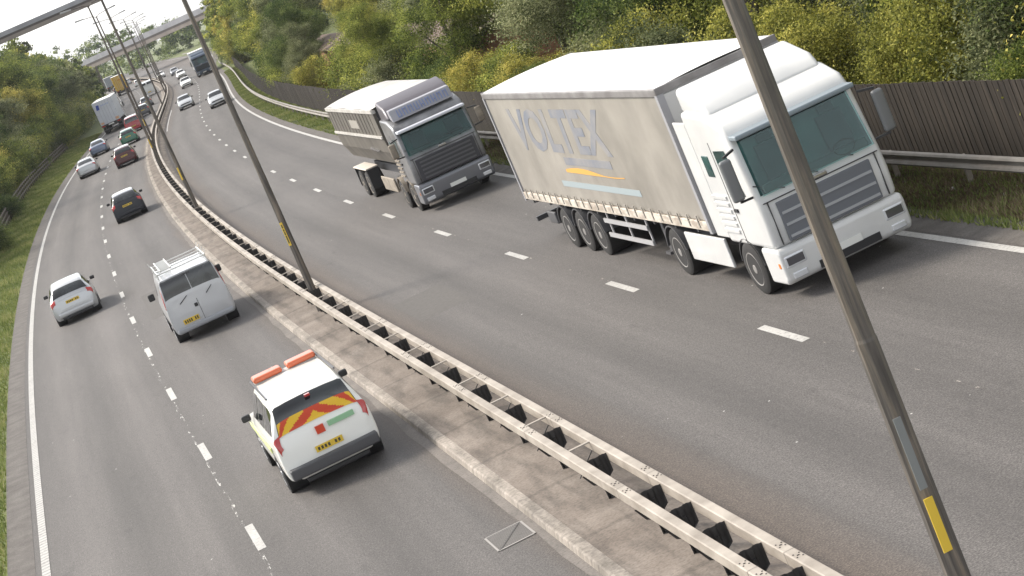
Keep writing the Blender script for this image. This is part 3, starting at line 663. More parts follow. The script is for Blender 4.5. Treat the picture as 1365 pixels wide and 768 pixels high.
# ------------------------------------------------------------------ silver van with roof rack
def van(label, s, o, paint, rack=True, ladder=True):
    L = 4.8; t = thing('panel_van', label, 'van', at(s+L/2, o), head(s+L/2))
    h = Hull([(-2.4, .86, .8, .38, .6, .75), (-2.38, .93, .9, .32, 1.0, 1.12), (-2.36, .95, .88, .3, 1.12, 1.4), (-2.3, .95, .83, .3, 1.14, 1.86), (-2.1, .955, .8, .3, 1.15, 1.96), (-.5, .955, .8, .3, 1.15, 1.98), (.75, .955, .78, .3, 1.14, 1.93), (1.6, .95, .82, .3, 1.1, 1.22), (2.15, .92, .8, .32, .84, .98), (2.4, .8, .68, .4, .55, .66)])
    h.body(t, paint)
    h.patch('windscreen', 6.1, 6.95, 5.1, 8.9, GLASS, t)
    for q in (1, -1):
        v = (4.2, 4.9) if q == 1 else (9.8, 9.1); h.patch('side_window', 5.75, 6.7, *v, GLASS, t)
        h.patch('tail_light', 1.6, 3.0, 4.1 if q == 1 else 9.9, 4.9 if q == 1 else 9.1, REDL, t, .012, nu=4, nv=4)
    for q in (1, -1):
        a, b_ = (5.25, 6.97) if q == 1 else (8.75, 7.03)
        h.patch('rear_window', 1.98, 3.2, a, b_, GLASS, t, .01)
    b = MB(); b.box(-.006, .006, -2.405, -2.36, .45, 1.1); b.bar((0, -2.372, 1.1), (0, -2.3, 1.86), .012, .02); b.build('door_seam', BLACK, t)
    b = MB(); b.box(-.13, -.03, -2.43, -2.38, .88, .98); b.build('door_handle', BLACK, t, bevel=.01)
    b = MB(); b.bar((-.5, -2.4, 1.12), (-.22, -2.37, 1.28), .03, .02); b.bar((.32, -2.4, 1.12), (.55, -2.37, 1.28), .03, .02); b.build('rear_wiper', BLACK, t)
    b = MB(); b.box(-.62, -.14, -2.425, -2.395, .52, .66); pl = b.build('rear_plate', YPL, t)
    b = MB(); [b.box(-.58+k*.062, -.54+k*.062, -2.428, -2.424, .545, .635) for k in range(7) if k != 4]; b.build('lettering', INK, pl)
    b = MB(); b.box(-.88, .88, -2.46, -2.2, .3, .46); b.build('rear_bumper', mat('van_bumper', (.3, .31, .33), .5), t, bevel=.05)
    b = MB(); b.box(-.12, .12, -2.34, -2.26, 1.87, 1.91); b.build('brake_light', DGREY, t, bevel=.01)
    for y in (-1.5, 1.5):
        for q in (1, -1):
            b = MB(); b.cylx(q*.6, q*.957, y, .33, .39, 24); b.build('wheel_arch', BLACK, t); wheel(t, q*.965, y, .325)
    for q in (1, -1):
        b = MB(); b.box(-.1, .1, -.05, .05, -.1, .12); m = b.build('mirror', BLACK, t, bevel=.04); m.location = (q*1.1, 1.2, 1.22)
    if rack:
        b = MB()
        for q in (1, -1): b.bar((q*.74, -2.2, 2.14), (q*.74, .7, 2.14), .035)
        for y in (-2.15, -1.2, -.25, .65):
            b.bar((-.74, y, 2.12), (.74, y, 2.12), .03)
            for q in (1, -1): b.bar((q*.74, y, 1.9), (q*.74, y, 2.14), .03); b.bar((q*.74, y, 2.12), (q*.8, y, 2.28), .02)
        b.build('roof_rack', mat('rack_metal', (.62, .62, .6), .4, .4), t)
        if ladder:
            b = MB()
            for x in (-.62, -.3): b.bar((x, -2.3, 2.2), (x, .6, 2.2), .03, .07)
            for k in range(11): b.bar((-.62, -2.2+k*.27, 2.2), (-.3, -2.2+k*.27, 2.2), .03)
            lo = b.build('ladder', mat('ladder_aluminium', (.7, .7, .68), .35, .6)); lo.matrix_world = t.matrix_basis.copy(); tag(lo, 'aluminium ladder lying on the roof rack of the silver van', 'ladder')
    return t
VSIL = carp('van_silver', (.5, .51, .53), .3)
van('silver panel van with roof rack and two dark rear door windows', 60.6, -2.62, VSIL)

# small white van further on
def boxvan():
    t = thing('delivery_van', 'white van with dark windscreen gap seen between two lamp poles', 'van', at(345+2.6, -2.7), head(348))
    h = Hull([(-2.6, .9, .86, .4, .7, .9), (-2.57, .98, .94, .36, 1.2, 1.7), (-2.5, 1., .92, .34, 1.3, 2.3), (-1., 1., .92, .34, 1.3, 2.45), (.6, 1., .9, .34, 1.3, 2.4), (1.7, .98, .86, .34, 1.2, 1.35), (2.4, .94, .8, .36, .85, 1.0), (2.6, .8, .7, .4, .6, .7)])
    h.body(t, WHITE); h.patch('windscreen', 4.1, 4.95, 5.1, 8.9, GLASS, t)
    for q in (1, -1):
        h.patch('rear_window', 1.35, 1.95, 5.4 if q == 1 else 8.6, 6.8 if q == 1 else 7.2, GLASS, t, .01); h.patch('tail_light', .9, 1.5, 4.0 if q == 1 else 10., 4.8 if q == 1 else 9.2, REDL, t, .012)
        for y in (-1.6, 1.6): wheel(t, q*1.0, y, .34)
    b = MB(); b.box(-.26, .26, -2.66, -2.6, .6, .74); b.build('rear_plate', YPL, t)
    return t
boxvan()

# ------------------------------------------------------------------ white patrol 4x4 with chevrons and beacons
def patrol():
    t, h = car('patrol_car', 'white four-wheel-drive with orange roof beacons and striped rear window', 'car', 'suv', 36.6, -2.62, True, carp('patrol_white', (.78, .78, .74)), wheels=.36)
    CY = mat('hivis_yellow', (.8, .5, .03), .4); CR = mat('hivis_red', (.6, .06, .02), .4); CG = mat('hivis_green', (.28, .5, .3), .45)
    def mi(u, v):
        a = abs(v-.5); return int((a*7.5 + u*1.4) % 2)
    h.patch('chevron_panel', 2.06, 2.5, 5.3, 8.7, [CY, CR], t, .016, nu=14, nv=56, mi=mi)
    b = MB(); b.box(.12, .62, -2.36, -2.25, .98, 1.07); b.build('green_marking', CG, t)
    b = MB(); b.box(-.12, .04, -2.36, -2.25, .93, 1.07); b.build('red_marking', CR, t)
    p = MB(); p.box(-.5, .5, -.03, .03, 1.79, 1.82); 
    b = MB(); b.box(-.62, .62, .05, .35, 1.75, 1.8); base = b.build('beacon_bar', mat('beacon_base', (.5, .5, .48), .5), t, bevel=.01)
    for x in (-.34, .34):
        b = MB(); b.box(x-.29, x+.29, .0, .40, 1.8, 1.91); b.build('beacon', mat('beacon_orange', (.58, .13, .05), .35, 0, .3), base, bevel=.04)
    b = MB(); b.box(-.84, .84, -2.5, -2.28, .36, .56); b.build('step_bumper', DGREY, t, bevel=.03)
    b = MB(); b.box(-.02, .02, -1.9, .3, 1.76, 1.8); 
    for q in (-1, 1):
        b = MB(); b.bar((q*.66, -1.9, 1.8), (q*.66, .5, 1.8), .03); b.build('roof_rail', DGREY, t)
        b = MB(); b.bar((q*.935, -1.6, .86), (q*.925, 1.6, .86), .02, .1); b.build('side_stripe', mat('stripe_yellowgreen', (.55, .62, .25), .4), t)
    b = MB(); b.box(-.05, .05, -2.30, -2.2, 1.62, 1.66); b.build('brake_light', REDL, t)
    return t
patrol()

# ------------------------------------------------------------------ lorries
def quad_panel(name, pts, m, parent, th=.02):
    a, b_, c, d = [Vector(p) for p in pts]; n = (b_-a).cross(c-a).normalized()*th
    q = MB(); q.add([a, b_, c, d, a-n, b_-n, c-n, d-n], [(0, 1, 2, 3), (7, 6, 5, 4), (0, 4, 5, 1), (1, 5, 6, 2), (2, 6, 7, 3), (3, 7, 4, 0)])
    return q.build(name, m, parent)
def clearglass():
    m = bpy.data.materials.new('tinted_clear_glass'); m.use_nodes = True; nt = m.node_tree; nt.nodes.clear(); out = nt.nodes.new('ShaderNodeOutputMaterial')
    tr = nt.nodes.new('ShaderNodeBsdfTransparent'); tr.inputs[0].default_value = (.62, .8, .78, 1); gl = nt.nodes.new('ShaderNodeBsdfGlossy'); gl.inputs['Roughness'].default_value = .03
    fr = nt.nodes.new('ShaderNodeFresnel'); fr.inputs[0].default_value = 1.5; mx = nt.nodes.new('ShaderNodeMixShader')
    nt.links.new(fr.outputs[0], mx.inputs[0]); nt.links.new(tr.outputs[0], mx.inputs[1]); nt.links.new(gl.outputs[0], mx.inputs[2]); nt.links.new(mx.outputs[0], out.inputs[0]); return m
CLEARG = clearglass()
def make_cab(t, yf, paint, grille, glass=None, H=3.4, hw=1.22, bumper=None, fairing=None, fair_z=3.9, visor=None, slats=5, slatm=None, header=False, side_m=None, interior=False):
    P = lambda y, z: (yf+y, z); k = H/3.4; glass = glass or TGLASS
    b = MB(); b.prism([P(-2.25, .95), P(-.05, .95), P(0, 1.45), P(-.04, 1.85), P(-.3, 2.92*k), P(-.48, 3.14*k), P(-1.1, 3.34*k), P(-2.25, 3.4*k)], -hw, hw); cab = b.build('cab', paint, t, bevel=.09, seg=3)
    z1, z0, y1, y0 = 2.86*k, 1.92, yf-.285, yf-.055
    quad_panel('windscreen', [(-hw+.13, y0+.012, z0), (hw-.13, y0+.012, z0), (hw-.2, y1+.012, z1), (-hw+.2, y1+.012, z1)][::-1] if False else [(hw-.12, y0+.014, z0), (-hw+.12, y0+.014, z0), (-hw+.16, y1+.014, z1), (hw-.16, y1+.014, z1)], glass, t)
    if interior:
        def on(x, f, d): return (x, y0+(y1-y0)*f+d, z0+(z1-z0)*f)
        def blob(nm, x0_, x1_, f0, f1, d, th_, m_, par=None):
            b = MB(); b.add([on(x0_, f0, d), on(x1_, f0, d), on(x1_, f1, d), on(x0_, f1, d), on(x0_, f0, d+th_), on(x1_, f0, d+th_), on(x1_, f1, d+th_), on(x0_, f1, d+th_)], [(0, 3, 2, 1), (4, 5, 6, 7), (0, 1, 5, 4), (1, 2, 6, 5), (2, 3, 7, 6), (3, 0, 4, 7)]); return b.build(nm, m_, par or t, bevel=.03)
        blob('dashboard', -hw+.2, hw-.2, .02, .16, .03, .05, mat('dash_grey', (.12, .12, .12), .6))
        for x_ in (-.85, .35): blob('seat', x_, x_+.5, .18, .78, .03, .035, mat('seat_cloth', (.1, .1, .11), .8)); blob('headrest', x_+.1, x_+.4, .80, .93, .03, .035, mat('seat_cloth', (.1, .1, .11), .8))
        b = MB(); b.tube([on(-.6+.2*math.cos(a_), .16+.12*math.sin(a_), .075) for a_ in np.linspace(0, 6.283, 20)], .014, 6); b.build('steering_wheel', BLACK, t, sm=True)
        quad_panel('windscreen_glass', [on(hw-.13, .0, .13), on(-hw+.13, .0, .13), on(-hw+.17, 1., .13), on(hw-.17, 1., .13)], CLEARG, t, .01)
    b = MB(); b.box(-hw+.06, hw-.06, yf-.36, yf+.02, z1+.01, z1+.1); b.build('sun_visor', visor or paint, t, bevel=.025)
    b = MB()
    for x in (-.7, .0, .65): b.bar((x, yf-.02, z0-.03), (x+.5, yf-.1, z0+.2), .02)
    b.build('wiper', BLACK, t)
    gw = .92 if hw and slats != 5 else 1.0
    b = MB(); b.box(-gw, gw, yf-.03, yf+.022, 1.0, 1.72); g = b.build('grille', grille, t, bevel=.02)
    b = MB()
    for i in range(slats): z = 1.06+i*.64/slats; b.box(-.88, .88, yf+.0, yf+.04, z, z+(.14 if fairing else .26)/slats)
    b.build('grille_slats', slatm or paint, g)
    b = MB(); b.prism([(yf-.75, .3), (yf-.02, .3), (yf+.06, .42), (yf+.07, .85), (yf+.01, .96), (yf-.75, .96)], -hw-.02, hw+.02); bp = b.build('bumper', bumper or paint, t, bevel=.06, seg=3)
    b = MB(); b.box(-.6, .6, yf+.05, yf+.078, .36, .5); b.build('air_intake', BLACK, bp)
    for q in (1, -1):
        b = MB(); b.box(q*.98-.2, q*.98+.2, yf+.0, yf+.084, .6, .82); b.build('headlight', HEADL, t, bevel=.03)
        b = MB(); b.box(q*.98-.14, q*.98+.14, yf+.0, yf+.082, .38, .5); b.build('fog_light', HEADL, bp, bevel=.02)
        x = q*hw
        # side window, door seam and handle
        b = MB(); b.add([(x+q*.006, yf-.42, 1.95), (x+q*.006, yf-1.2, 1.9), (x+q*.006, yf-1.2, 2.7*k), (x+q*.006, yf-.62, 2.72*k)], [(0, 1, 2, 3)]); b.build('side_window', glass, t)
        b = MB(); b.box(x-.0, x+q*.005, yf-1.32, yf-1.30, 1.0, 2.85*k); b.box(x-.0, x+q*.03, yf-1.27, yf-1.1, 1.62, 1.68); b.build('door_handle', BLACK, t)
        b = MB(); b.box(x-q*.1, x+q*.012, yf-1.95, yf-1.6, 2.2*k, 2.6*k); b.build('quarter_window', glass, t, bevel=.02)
        b = MB()
        for i in range(6): b.box(x-.01 if q > 0 else x-.03, x+.03 if q > 0 else x+.01, yf-2.2, yf-1.45, 1.2+i*.13, 1.26+i*.13)
        b.build('side_louvres', side_m or paint, t)
        b = MB(); b.bar((x, yf-.15, 2.75*k), (x+q*.26, yf+.02, 2.72*k), .04); b.bar((x, yf-.1, 1.95), (x+q*.26, yf+.02, 1.98), .04); b.build('mirror_arm', BLACK, t)
        b = MB(); b.box(x+q*.27-.11, x+q*.27+.11, yf-.05, yf+.08, 2.0, 2.68*k); b.build('mirror', mat('mirror_grey', (.16, .165, .17), .4) if side_m is None else side_m, t, bevel=.05)
        # step fairing behind the front wheel
        b = MB(); b.box(x-q*.35-.02, x+q*.005, yf-.72, yf-.5, .34, .96); b.build('step', paint, t, bevel=.03)
    b = MB(); b.box(-.27, .27, yf+.07, yf+.088, .5, .62); b.build('number_plate', WPL, bp)
    b = MB(); b.box(-hw+.1, hw-.1, yf-.02, yf+.012, 1.775, 1.79); b.build('panel_gap', BLACK, t)
    for q in (1, -1):
        b = MB(); b.box(q*(hw-.17)-.006, q*(hw-.17)+.006, yf-.03, yf+.014, 1.0, 1.78); b.build('panel_gap', BLACK, t)
        b = MB(); b.box(q*.98-.16, q*.98+.16, yf+.08, yf+.09, .64, .78); b.build('lamp_lens', mat('lamp_dark_lens', (.09, .09, .1), .08, .2, 1), t, bevel=.02)
        b = MB(); b.box(q*(hw+.0)-.02, q*(hw)+.028, yf-.12, yf-.02, .62, .72); b.build('side_lamp', ORL, t, bevel=.01)
    b = MB(); b.box(-.13, .13, yf+.0, yf+.03, 1.80, 1.87); b.build('badge', CHROME, t, bevel=.01)
    if fairing:
        b = MB(); b.prism([(yf-2.25, H-.06), (yf-.95, H-.12), (yf-1.25, H+.16), (yf-2.25, fair_z)], -hw+.07, hw-.07); b.build('roof_fairing', fairing, t, bevel=.1, seg=3)
    b = MB()
    for q in (1, -1): b.bar((q*(hw-.45), yf-1.5, .75), (q*(hw-.45), yf-6, .75), .1, .2)
    b.build('chassis', DGREY, t)
    return cab
def lwheel(t, y, x=1.22, r=.5, rim=None, dual=False):
    for q in (1, -1): wheel(t, q*x, y, r, .55 if dual else .3, rim or mat('lorry_rim', (.25, .24, .23), .6, .3))
def mudguard(t, y, x=1.22, r=.56, w_=.35, m=None):
    for q in (1, -1):
        b = MB(); n = 12; vs = []
        for i in range(n+1):
            a = math.pi*(.06+.88*i/n)
            for rr in (r, r+.03):
                for xx in (q*(x-w_), q*(x+.02)): vs.append((xx, y+math.cos(a)*rr, .5+math.sin(a)*rr))
        fs = []
        for i in range(n):
            a = i*4; c = a+4; fs += [(a, a+1, c+1, c), (a+2, c+2, c+3, a+3), (a+1, a+3, c+3, c+1), (a, c, c+2, a+2)]
        b.add(vs, fs); b.build('mudguard', m or DGREY, t, sm=True)
LWHITE = mottled('lorry_white', (.56, .565, .565), (.66, .66, .65), .8, .3, 0, .5)
def curtain_mat():
    m = mat('trailer_curtain', (.5, .46, .4), .55); o = objc(m)
    f = noise(m, o, 1, 4, .6, (1, .35, .5)); c = ramp(m, [(.3, (.23, .212, .185)), (.5, (.285, .263, .232)), (.7, (.34, .315, .28))], f)
    g = noise(m, o, 1, 3, .5, (1, 1.1, .8)); c = mix(m, c, ramp(m, [(.35, .88), (.6, 1.04)], g), 1., 'MULTIPLY'); setc(m, c)
    wr = noise(m, o, 1, 2, .5, (1, .9, .3)); bump(m, wr, .12, .5)
    return m
CURT = curtain_mat()
DIRTRAIL = mottled('dirty_side_rail', (.34, .29, .24), (.58, .53, .46), 2.2, .6, lo=.4, hi=.6, sc=(1, 1, 2))
TOPRAIL = mottled('trailer_top_rail', (.15, .14, .14), (.25, .24, .24), 1.5, .5)
ROOFW = mottled('trailer_roof', (.72, .715, .70), (.82, .815, .8), .6, .5)

def text_mesh(name, body, size, m, parent, origin, xdir, ydir, ext=.004, shear=0, sx=1.):
    cu = bpy.data.curves.new(name, 'FONT'); cu.body = body; cu.size = size; cu.extrude = ext; cu.shear = shear; cu.resolution_u = 3; cu.offset = .028*size
    o = bpy.data.objects.new(name, cu); dg = bpy.context.evaluated_depsgraph_get(); COL.objects.link(o); bpy.context.view_layer.update()
    me = bpy.data.meshes.new_from_object(o.evaluated_get(bpy.context.evaluated_depsgraph_get())); bpy.data.objects.remove(o); me.name = name
    X = Vector(xdir).normalized()*sx; Y = Vector(ydir).normalized(); Z = X.cross(Y).normalized(); Mx = Matrix((X, Y, Z)).transposed().to_4x4(); Mx.translation = Vector(origin); me.transform(Mx)
    me.materials.clear(); me.materials.append(m); return link(bpy.data.objects.new(name, me), parent)

def artic():
    s0 = 33.7; t = thing('articulated_lorry', 'big white lorry with beige curtain-sided trailer, nearest on the oncoming side', 'lorry', at(s0+8.25, 6.62), head(s0+8.25)+math.pi)
    yf = 8.2
    make_cab(t, yf, LWHITE, mat('lorry_grille', (.14, .15, .17), .4), H=3.5, fairing=LWHITE, fair_z=3.93, interior=True, slats=3, slatm=mat('slat_grey', (.36, .37, .39), .4), visor=mat('visor_tint', (.2, .24, .27), .3))
    # side skirts and tank fairing
    for q in (1, -1):
        b = MB(); b.box(q*1.2-.03, q*1.2+.03, 3.35, 5.6, .42, 1.0); b.build('side_skirt', LWHITE, t, bevel=.02)
        b = MB(); b.box(q*1.2-.02, q*1.2+.02, 5.35, 6.0, 1.05, 3.3); b.build('cab_side_fairing', LWHITE, t, bevel=.02)
    for y in (6.75,): lwheel(t, y, 1.24, .5); mudguard(t, y, 1.2, m=BLACK)
    lwheel(t, 2.55, 1.22, .5, dual=True); mudguard(t, 2.55)
    # trailer
    tr0, tr1 = -8.6, 5.25
    b = MB(); b.box(-1.235, 1.235, tr0+.06, tr1-.06, 1.33, 3.84); b.build('curtain', CURT, t, bevel=.03)
    b = MB()
    for q in (1, -1): b.box(q*1.24-.035, q*1.24+.03, tr0, tr1, 1.14, 1.33)
    b.build('side_rail', DIRTRAIL, t, bevel=.015)
    b = MB()
    for q in (1, -1):
        for k in range(24):
            b = MB(); b.box(q*1.275-.008, q*1.275+.012, tr0+.4+k*.56, tr0+.45+k*.56, 1.2, 1.44); b.build('curtain_strap', mat('strap', (.30, .28, .25), .7), t)
    b = MB()
    for q in (1, -1): b.box(q*1.235-.04, q*1.235+.035, tr0, tr1, 3.82, 3.97)
    b.box(-1.27, 1.27, tr1-.07, tr1+.02, 3.8, 3.985); b.box(-1.27, 1.27, tr0-.01, tr0+.07, 3.8, 3.985)
    b.build('top_rail', TOPRAIL, t, bevel=.02)
    b = MB(); n = 10; vs = []; ys = np.linspace(tr0+.03, tr1-.03, 12)
    for y in ys:
        for k in range(n+1): x = -1.225+2.45*k/n; vs.append((x, y, 3.972+.05*(1-(x/1.225)**2)))
    b.add(vs, [(i*(n+1)+k, i*(n+1)+k+1, (i+1)*(n+1)+k+1, (i+1)*(n+1)+k) for i in range(len(ys)-1) for k in range(n)]); b.build('roof', ROOFW, t, sm='all')
    b = MB()
    for q in (1, -1):
        for ya, yb in ((tr1-.1, tr1+.03), (tr0-.02, tr0+.08)): b = MB(); b.box(q*1.2-.07, q*1.2+.073, ya, yb, 1.1, 3.85); b.build('corner_post', mat('corner_post', (.30, .30, .32), .5), t)
    b = MB(); b.box(-1.15, 1.15, tr1-.04, tr1+.02, 1.2, 3.85); b.build('bulkhead', mat('bulkhead', (.5, .5, .5), .5), t)
    b = MB(); b.box(-1.15, 1.15, tr0-.015, tr0+.05, 1.2, 3.85); b.build('rear_doors', ROOFW, t)
    b = MB(); b.bar((-.5, tr0+.2, 1.02), (-.5, tr1-.2, 1.02), .12, .22); b.bar((.5, tr0+.2, 1.02), (.5, tr1-.2, 1.02), .12, .22)
    for k in range(10): b.bar((-1.18, tr0+.6+k*1.35, 1.08), (1.18, tr0+.6+k*1.35, 1.08), .08, .1)
    b.build('trailer_chassis', DGREY, t)
    for y in (-3.0, -4.3, -5.6): lwheel(t, y, 1.22, .5, dual=True); mudguard(t, y)
    for q in (1, -1):
        b = MB()
        for z in (.52, .86): b.box(q*1.2-.015, q*1.2+.015, -2.2, .9, z, z+.1)
        for y in (-2., -.6, .8): b.box(q*1.17-.03, q*1.17+.0, y-.03, y+.03, .5, 1.1)
        b.build('side_guard', mat('guard_aluminium', (.5, .5, .51), .4, .4), t)
        b = MB(); b.box(q*.95-.06, q*.95+.06, 1.2, 1.35, .35, 1.1); b.box(q*.95-.15, q*.95+.15, 1.12, 1.43, .3, .36); b.build('landing_leg', DGREY, t)
        b = MB(); b.box(q*1.18-.05, q*1.18+.03, -7.2, -6.5, .55, .85); b.build('tool_box', DGREY, t, bevel=.03)
    b = MB(); b.box(-1.2, 1.2, tr0-.02, tr0+.1, .5, .62); b.box(-1.1, 1.1, tr0-.03, tr0+.05, .95, 1.15); b.build('rear_underrun', DGREY, t)
    # faded lettering on both curtains
    LB = mottled('faded_lettering', (.16, .175, .215), (.26, .25, .245), 1.0, .6); OR = mat('orange_stripe', (.6, .33, .07), .6); PB = mat('pale_blue_stripe', (.29, .34, .36), .6)
    for q in (1, -1):
        y0 = -6.9 if q > 0 else .3; d = q
        text_mesh('lettering', 'VOLTEX', 1.42, LB, t, (q*1.2385, y0, 2.55), (0, q, 0), (0, 0, 1), .002, .1, 1.42)
        yc = -1.0
        b = MB(); vs = []
        for i in range(13):
            u = i/12; y = -3.5+4.4*u; z = 2.07+.03*math.sin(u*6)-.02*u; hh = .055*math.sin(math.pi*min(1, u*1.3+.15))+.012; vs += [(q*1.243, y, z-hh), (q*1.243, y, z+hh)]
        b.add(vs, [(2*i, 2*i+2, 2*i+3, 2*i+1) for i in range(12)]); b.build('orange_stripe', OR, t)
        b = MB(); b.box(q*1.239-.003, q*1.239+.003, -3.3, .3, 2.22, 2.4); b.build('grey_stripe', LB, t)
        b = MB(); b.box(q*1.239-.003, q*1.239+.003, -4.3, 1.6, 1.66, 1.8); b.build('blue_stripe', PB, t)
    return t
artic()

def tipper():
    s0 = 64.2; L = 12.; yf = 6.0
    t = thing('tipper_lorry', 'silver grey tipper lorry with dirty ribbed body behind the white lorry', 'lorry', at(s0+6, 6.42), head(s0+6)+math.pi)
    SG = mottled('tipper_silver', (.13, .13, .137), (.26, .26, .268), 1.6, .35, .3, .3); BODY = mottled('dirty_tipper_body', (.075, .066, .056), (.155, .14, .12), 1, .6, .1, sc=(1, 1.5, .4), lo=.3, hi=.7)
    MUD = mottled('muddy_metal', (.16, .135, .11), (.3, .26, .21), 3, .8)
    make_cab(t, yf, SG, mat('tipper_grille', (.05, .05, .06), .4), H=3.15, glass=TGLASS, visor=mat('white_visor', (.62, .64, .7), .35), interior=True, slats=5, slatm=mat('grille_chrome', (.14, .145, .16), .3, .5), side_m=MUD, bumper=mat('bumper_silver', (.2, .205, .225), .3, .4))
    # header board with blue lettering
    b = MB(); b.prism([(yf-.9, 3.1), (yf-.55, 3.02), (yf-.72, 3.4), (yf-1.0, 3.42)], -1.05, 1.05); hb = b.build('header_board', mat('header_board', (.3, .3, .33), .4), t, bevel=.03)
    b = MB(); random.seed(3)
    for k in range(9):
        x = .8-k*.2
        b.bar((x, yf-.55, 3.1), (x, yf-.66, 3.34), .03, .012); b.bar((x-.1, yf-.55, 3.1), (x-.1, yf-.66, 3.34), .03, .012)
        z = random.choice((3.12, 3.2, 3.31)); b.bar((x, yf-.545-(z-3.1)*.45, z), (x-.1, yf-.545-(z-3.1)*.45, z), .03, .02)
    b.build('lettering', mat('blue_letters', (.17, .22, .4), .5), hb)
    b = MB(); b.prism([(3.75, 3.0), (5.05, 3.12), (4.7, 3.5), (3.75, 3.72)], -1.12, 1.12); b.build('roof_fairing', mat('dark_fairing', (.13, .12, .135), .35, .2), t, bevel=.08, seg=3)
    b = MB()
    for x in (-.8, .8): b.cylx(0, 0, 0, 0, .1, 8); b.v = []; b.f = []; b.mi = []
    # tipping body
    y0, y1 = -7.0, 3.45
    sec = [(-1.22, 3.5), (-1.25, 3.42), (-1.25, 2.55), (-1.2, 2.0), (-1.0, 1.5), (-.6, 1.25), (.6, 1.25), (1.0, 1.5), (1.2, 2.0), (1.25, 2.55), (1.25, 3.42), (1.22, 3.5)]
    n = len(sec); b = MB(); b.add([(x, y0, z) for x, z in sec]+[(x, y1, z) for x, z in sec], [(i, (i+1) % n, n+(i+1) % n, n+i) for i in range(n)]+[tuple(range(n-1, -1, -1)), tuple(range(n, 2*n))])
    for q in (1, -1):
        for k in range(14): b.box(q*1.25-.01, q*1.25+.014, y0+.4+k*.7, y0+.44+k*.7, 2.62, 3.38)
    b.build('tipping_body', BODY, t)
    b = MB()
    for q in (1, -1):
        b.box(q*1.27-.03, q*1.27+.03, y0, y1, 2.52, 2.6)
        b.box(q*1.25-.03, q*1.25+.04, y0, y1, 3.4, 3.52)
    b.box(-1.27, 1.27, y1, y1+.05, 3.38, 3.5)
    b.build('body_rib', mottled('rib_metal', (.4, .38, .35), (.55, .53, .5), 3, .5), t)
    b = MB(); vs = []; ys = np.linspace(y0-.02, y1+.02, 10)
    for i, y in enumerate(ys):
        for k in range(9): x = -1.23+2.46*k/8; vs.append((x, y, 3.53+.1*(1-(x/1.23)**2)+.015*math.sin(i*2.2)))
    b.add(vs, [(i*9+k, i*9+k+1, (i+1)*9+k+1, (i+1)*9+k) for i in range(9) for k in range(8)]); b.build('load_sheet', mottled('load_sheet', (.38, .37, .35), (.56, .55, .53), .7, .6), t, sm='all')
    b = MB(); b.box(-1.15, 1.15, y1-.02, y1+.1, 1.3, 3.5); b.build('headboard', BLACK, t)
    b = MB(); b.box(-1.26-.01, -1.25, -2.9, -1.2, 2.75, 3.05); b.box(1.25, 1.265, -2.4, -.6, 2.8, 3.1); b.build('side_panel', mat('pale_panel', (.3, .28, .25), .6), t)
    for q in (1, -1): b = MB(); b.bar((q*1.24, -.2, 2.08), (q*1.24, 1.5, 2.02), .04, .05); b.build('grab_rail', CHROME, t)
    for y in (4.5, 2.75): lwheel(t, y, 1.22, .5, MUD); mudguard(t, y, r=.58, m=MUD)
    for y in (-4.4, -5.8): lwheel(t, y, 1.22, .5, MUD, True)
    for q in (1, -1):
        b = MB(); b.box(q*1.0-.24, q*1.0+.25, -6.6, -3.75, 1.08, 1.14); b.build('wheel_cover', mat('pale_cover', (.55, .5, .44), .6), t, bevel=.02)
        
        for ya in (-3.78, -6.6): b = MB(); b.box(q*1.0-.22, q*1.0+.22, ya, ya+.04, .36, 1.08); b.build('mud_flap', BLACK, t)
        b = MB(); b.box(q*1.2-.04, q*1.2+.03, -.9, 1.6, .5, 1.0); b.build('side_tank', MUD, t, bevel=.05)
    b = MB(); b.bar((-.45, -6, .95), (-.45, 4, .95), .14, .3); b.bar((.45, -6, .95), (.45, 4, .95), .14, .3); b.build('subframe', DGREY, t)
    return t
tipper()

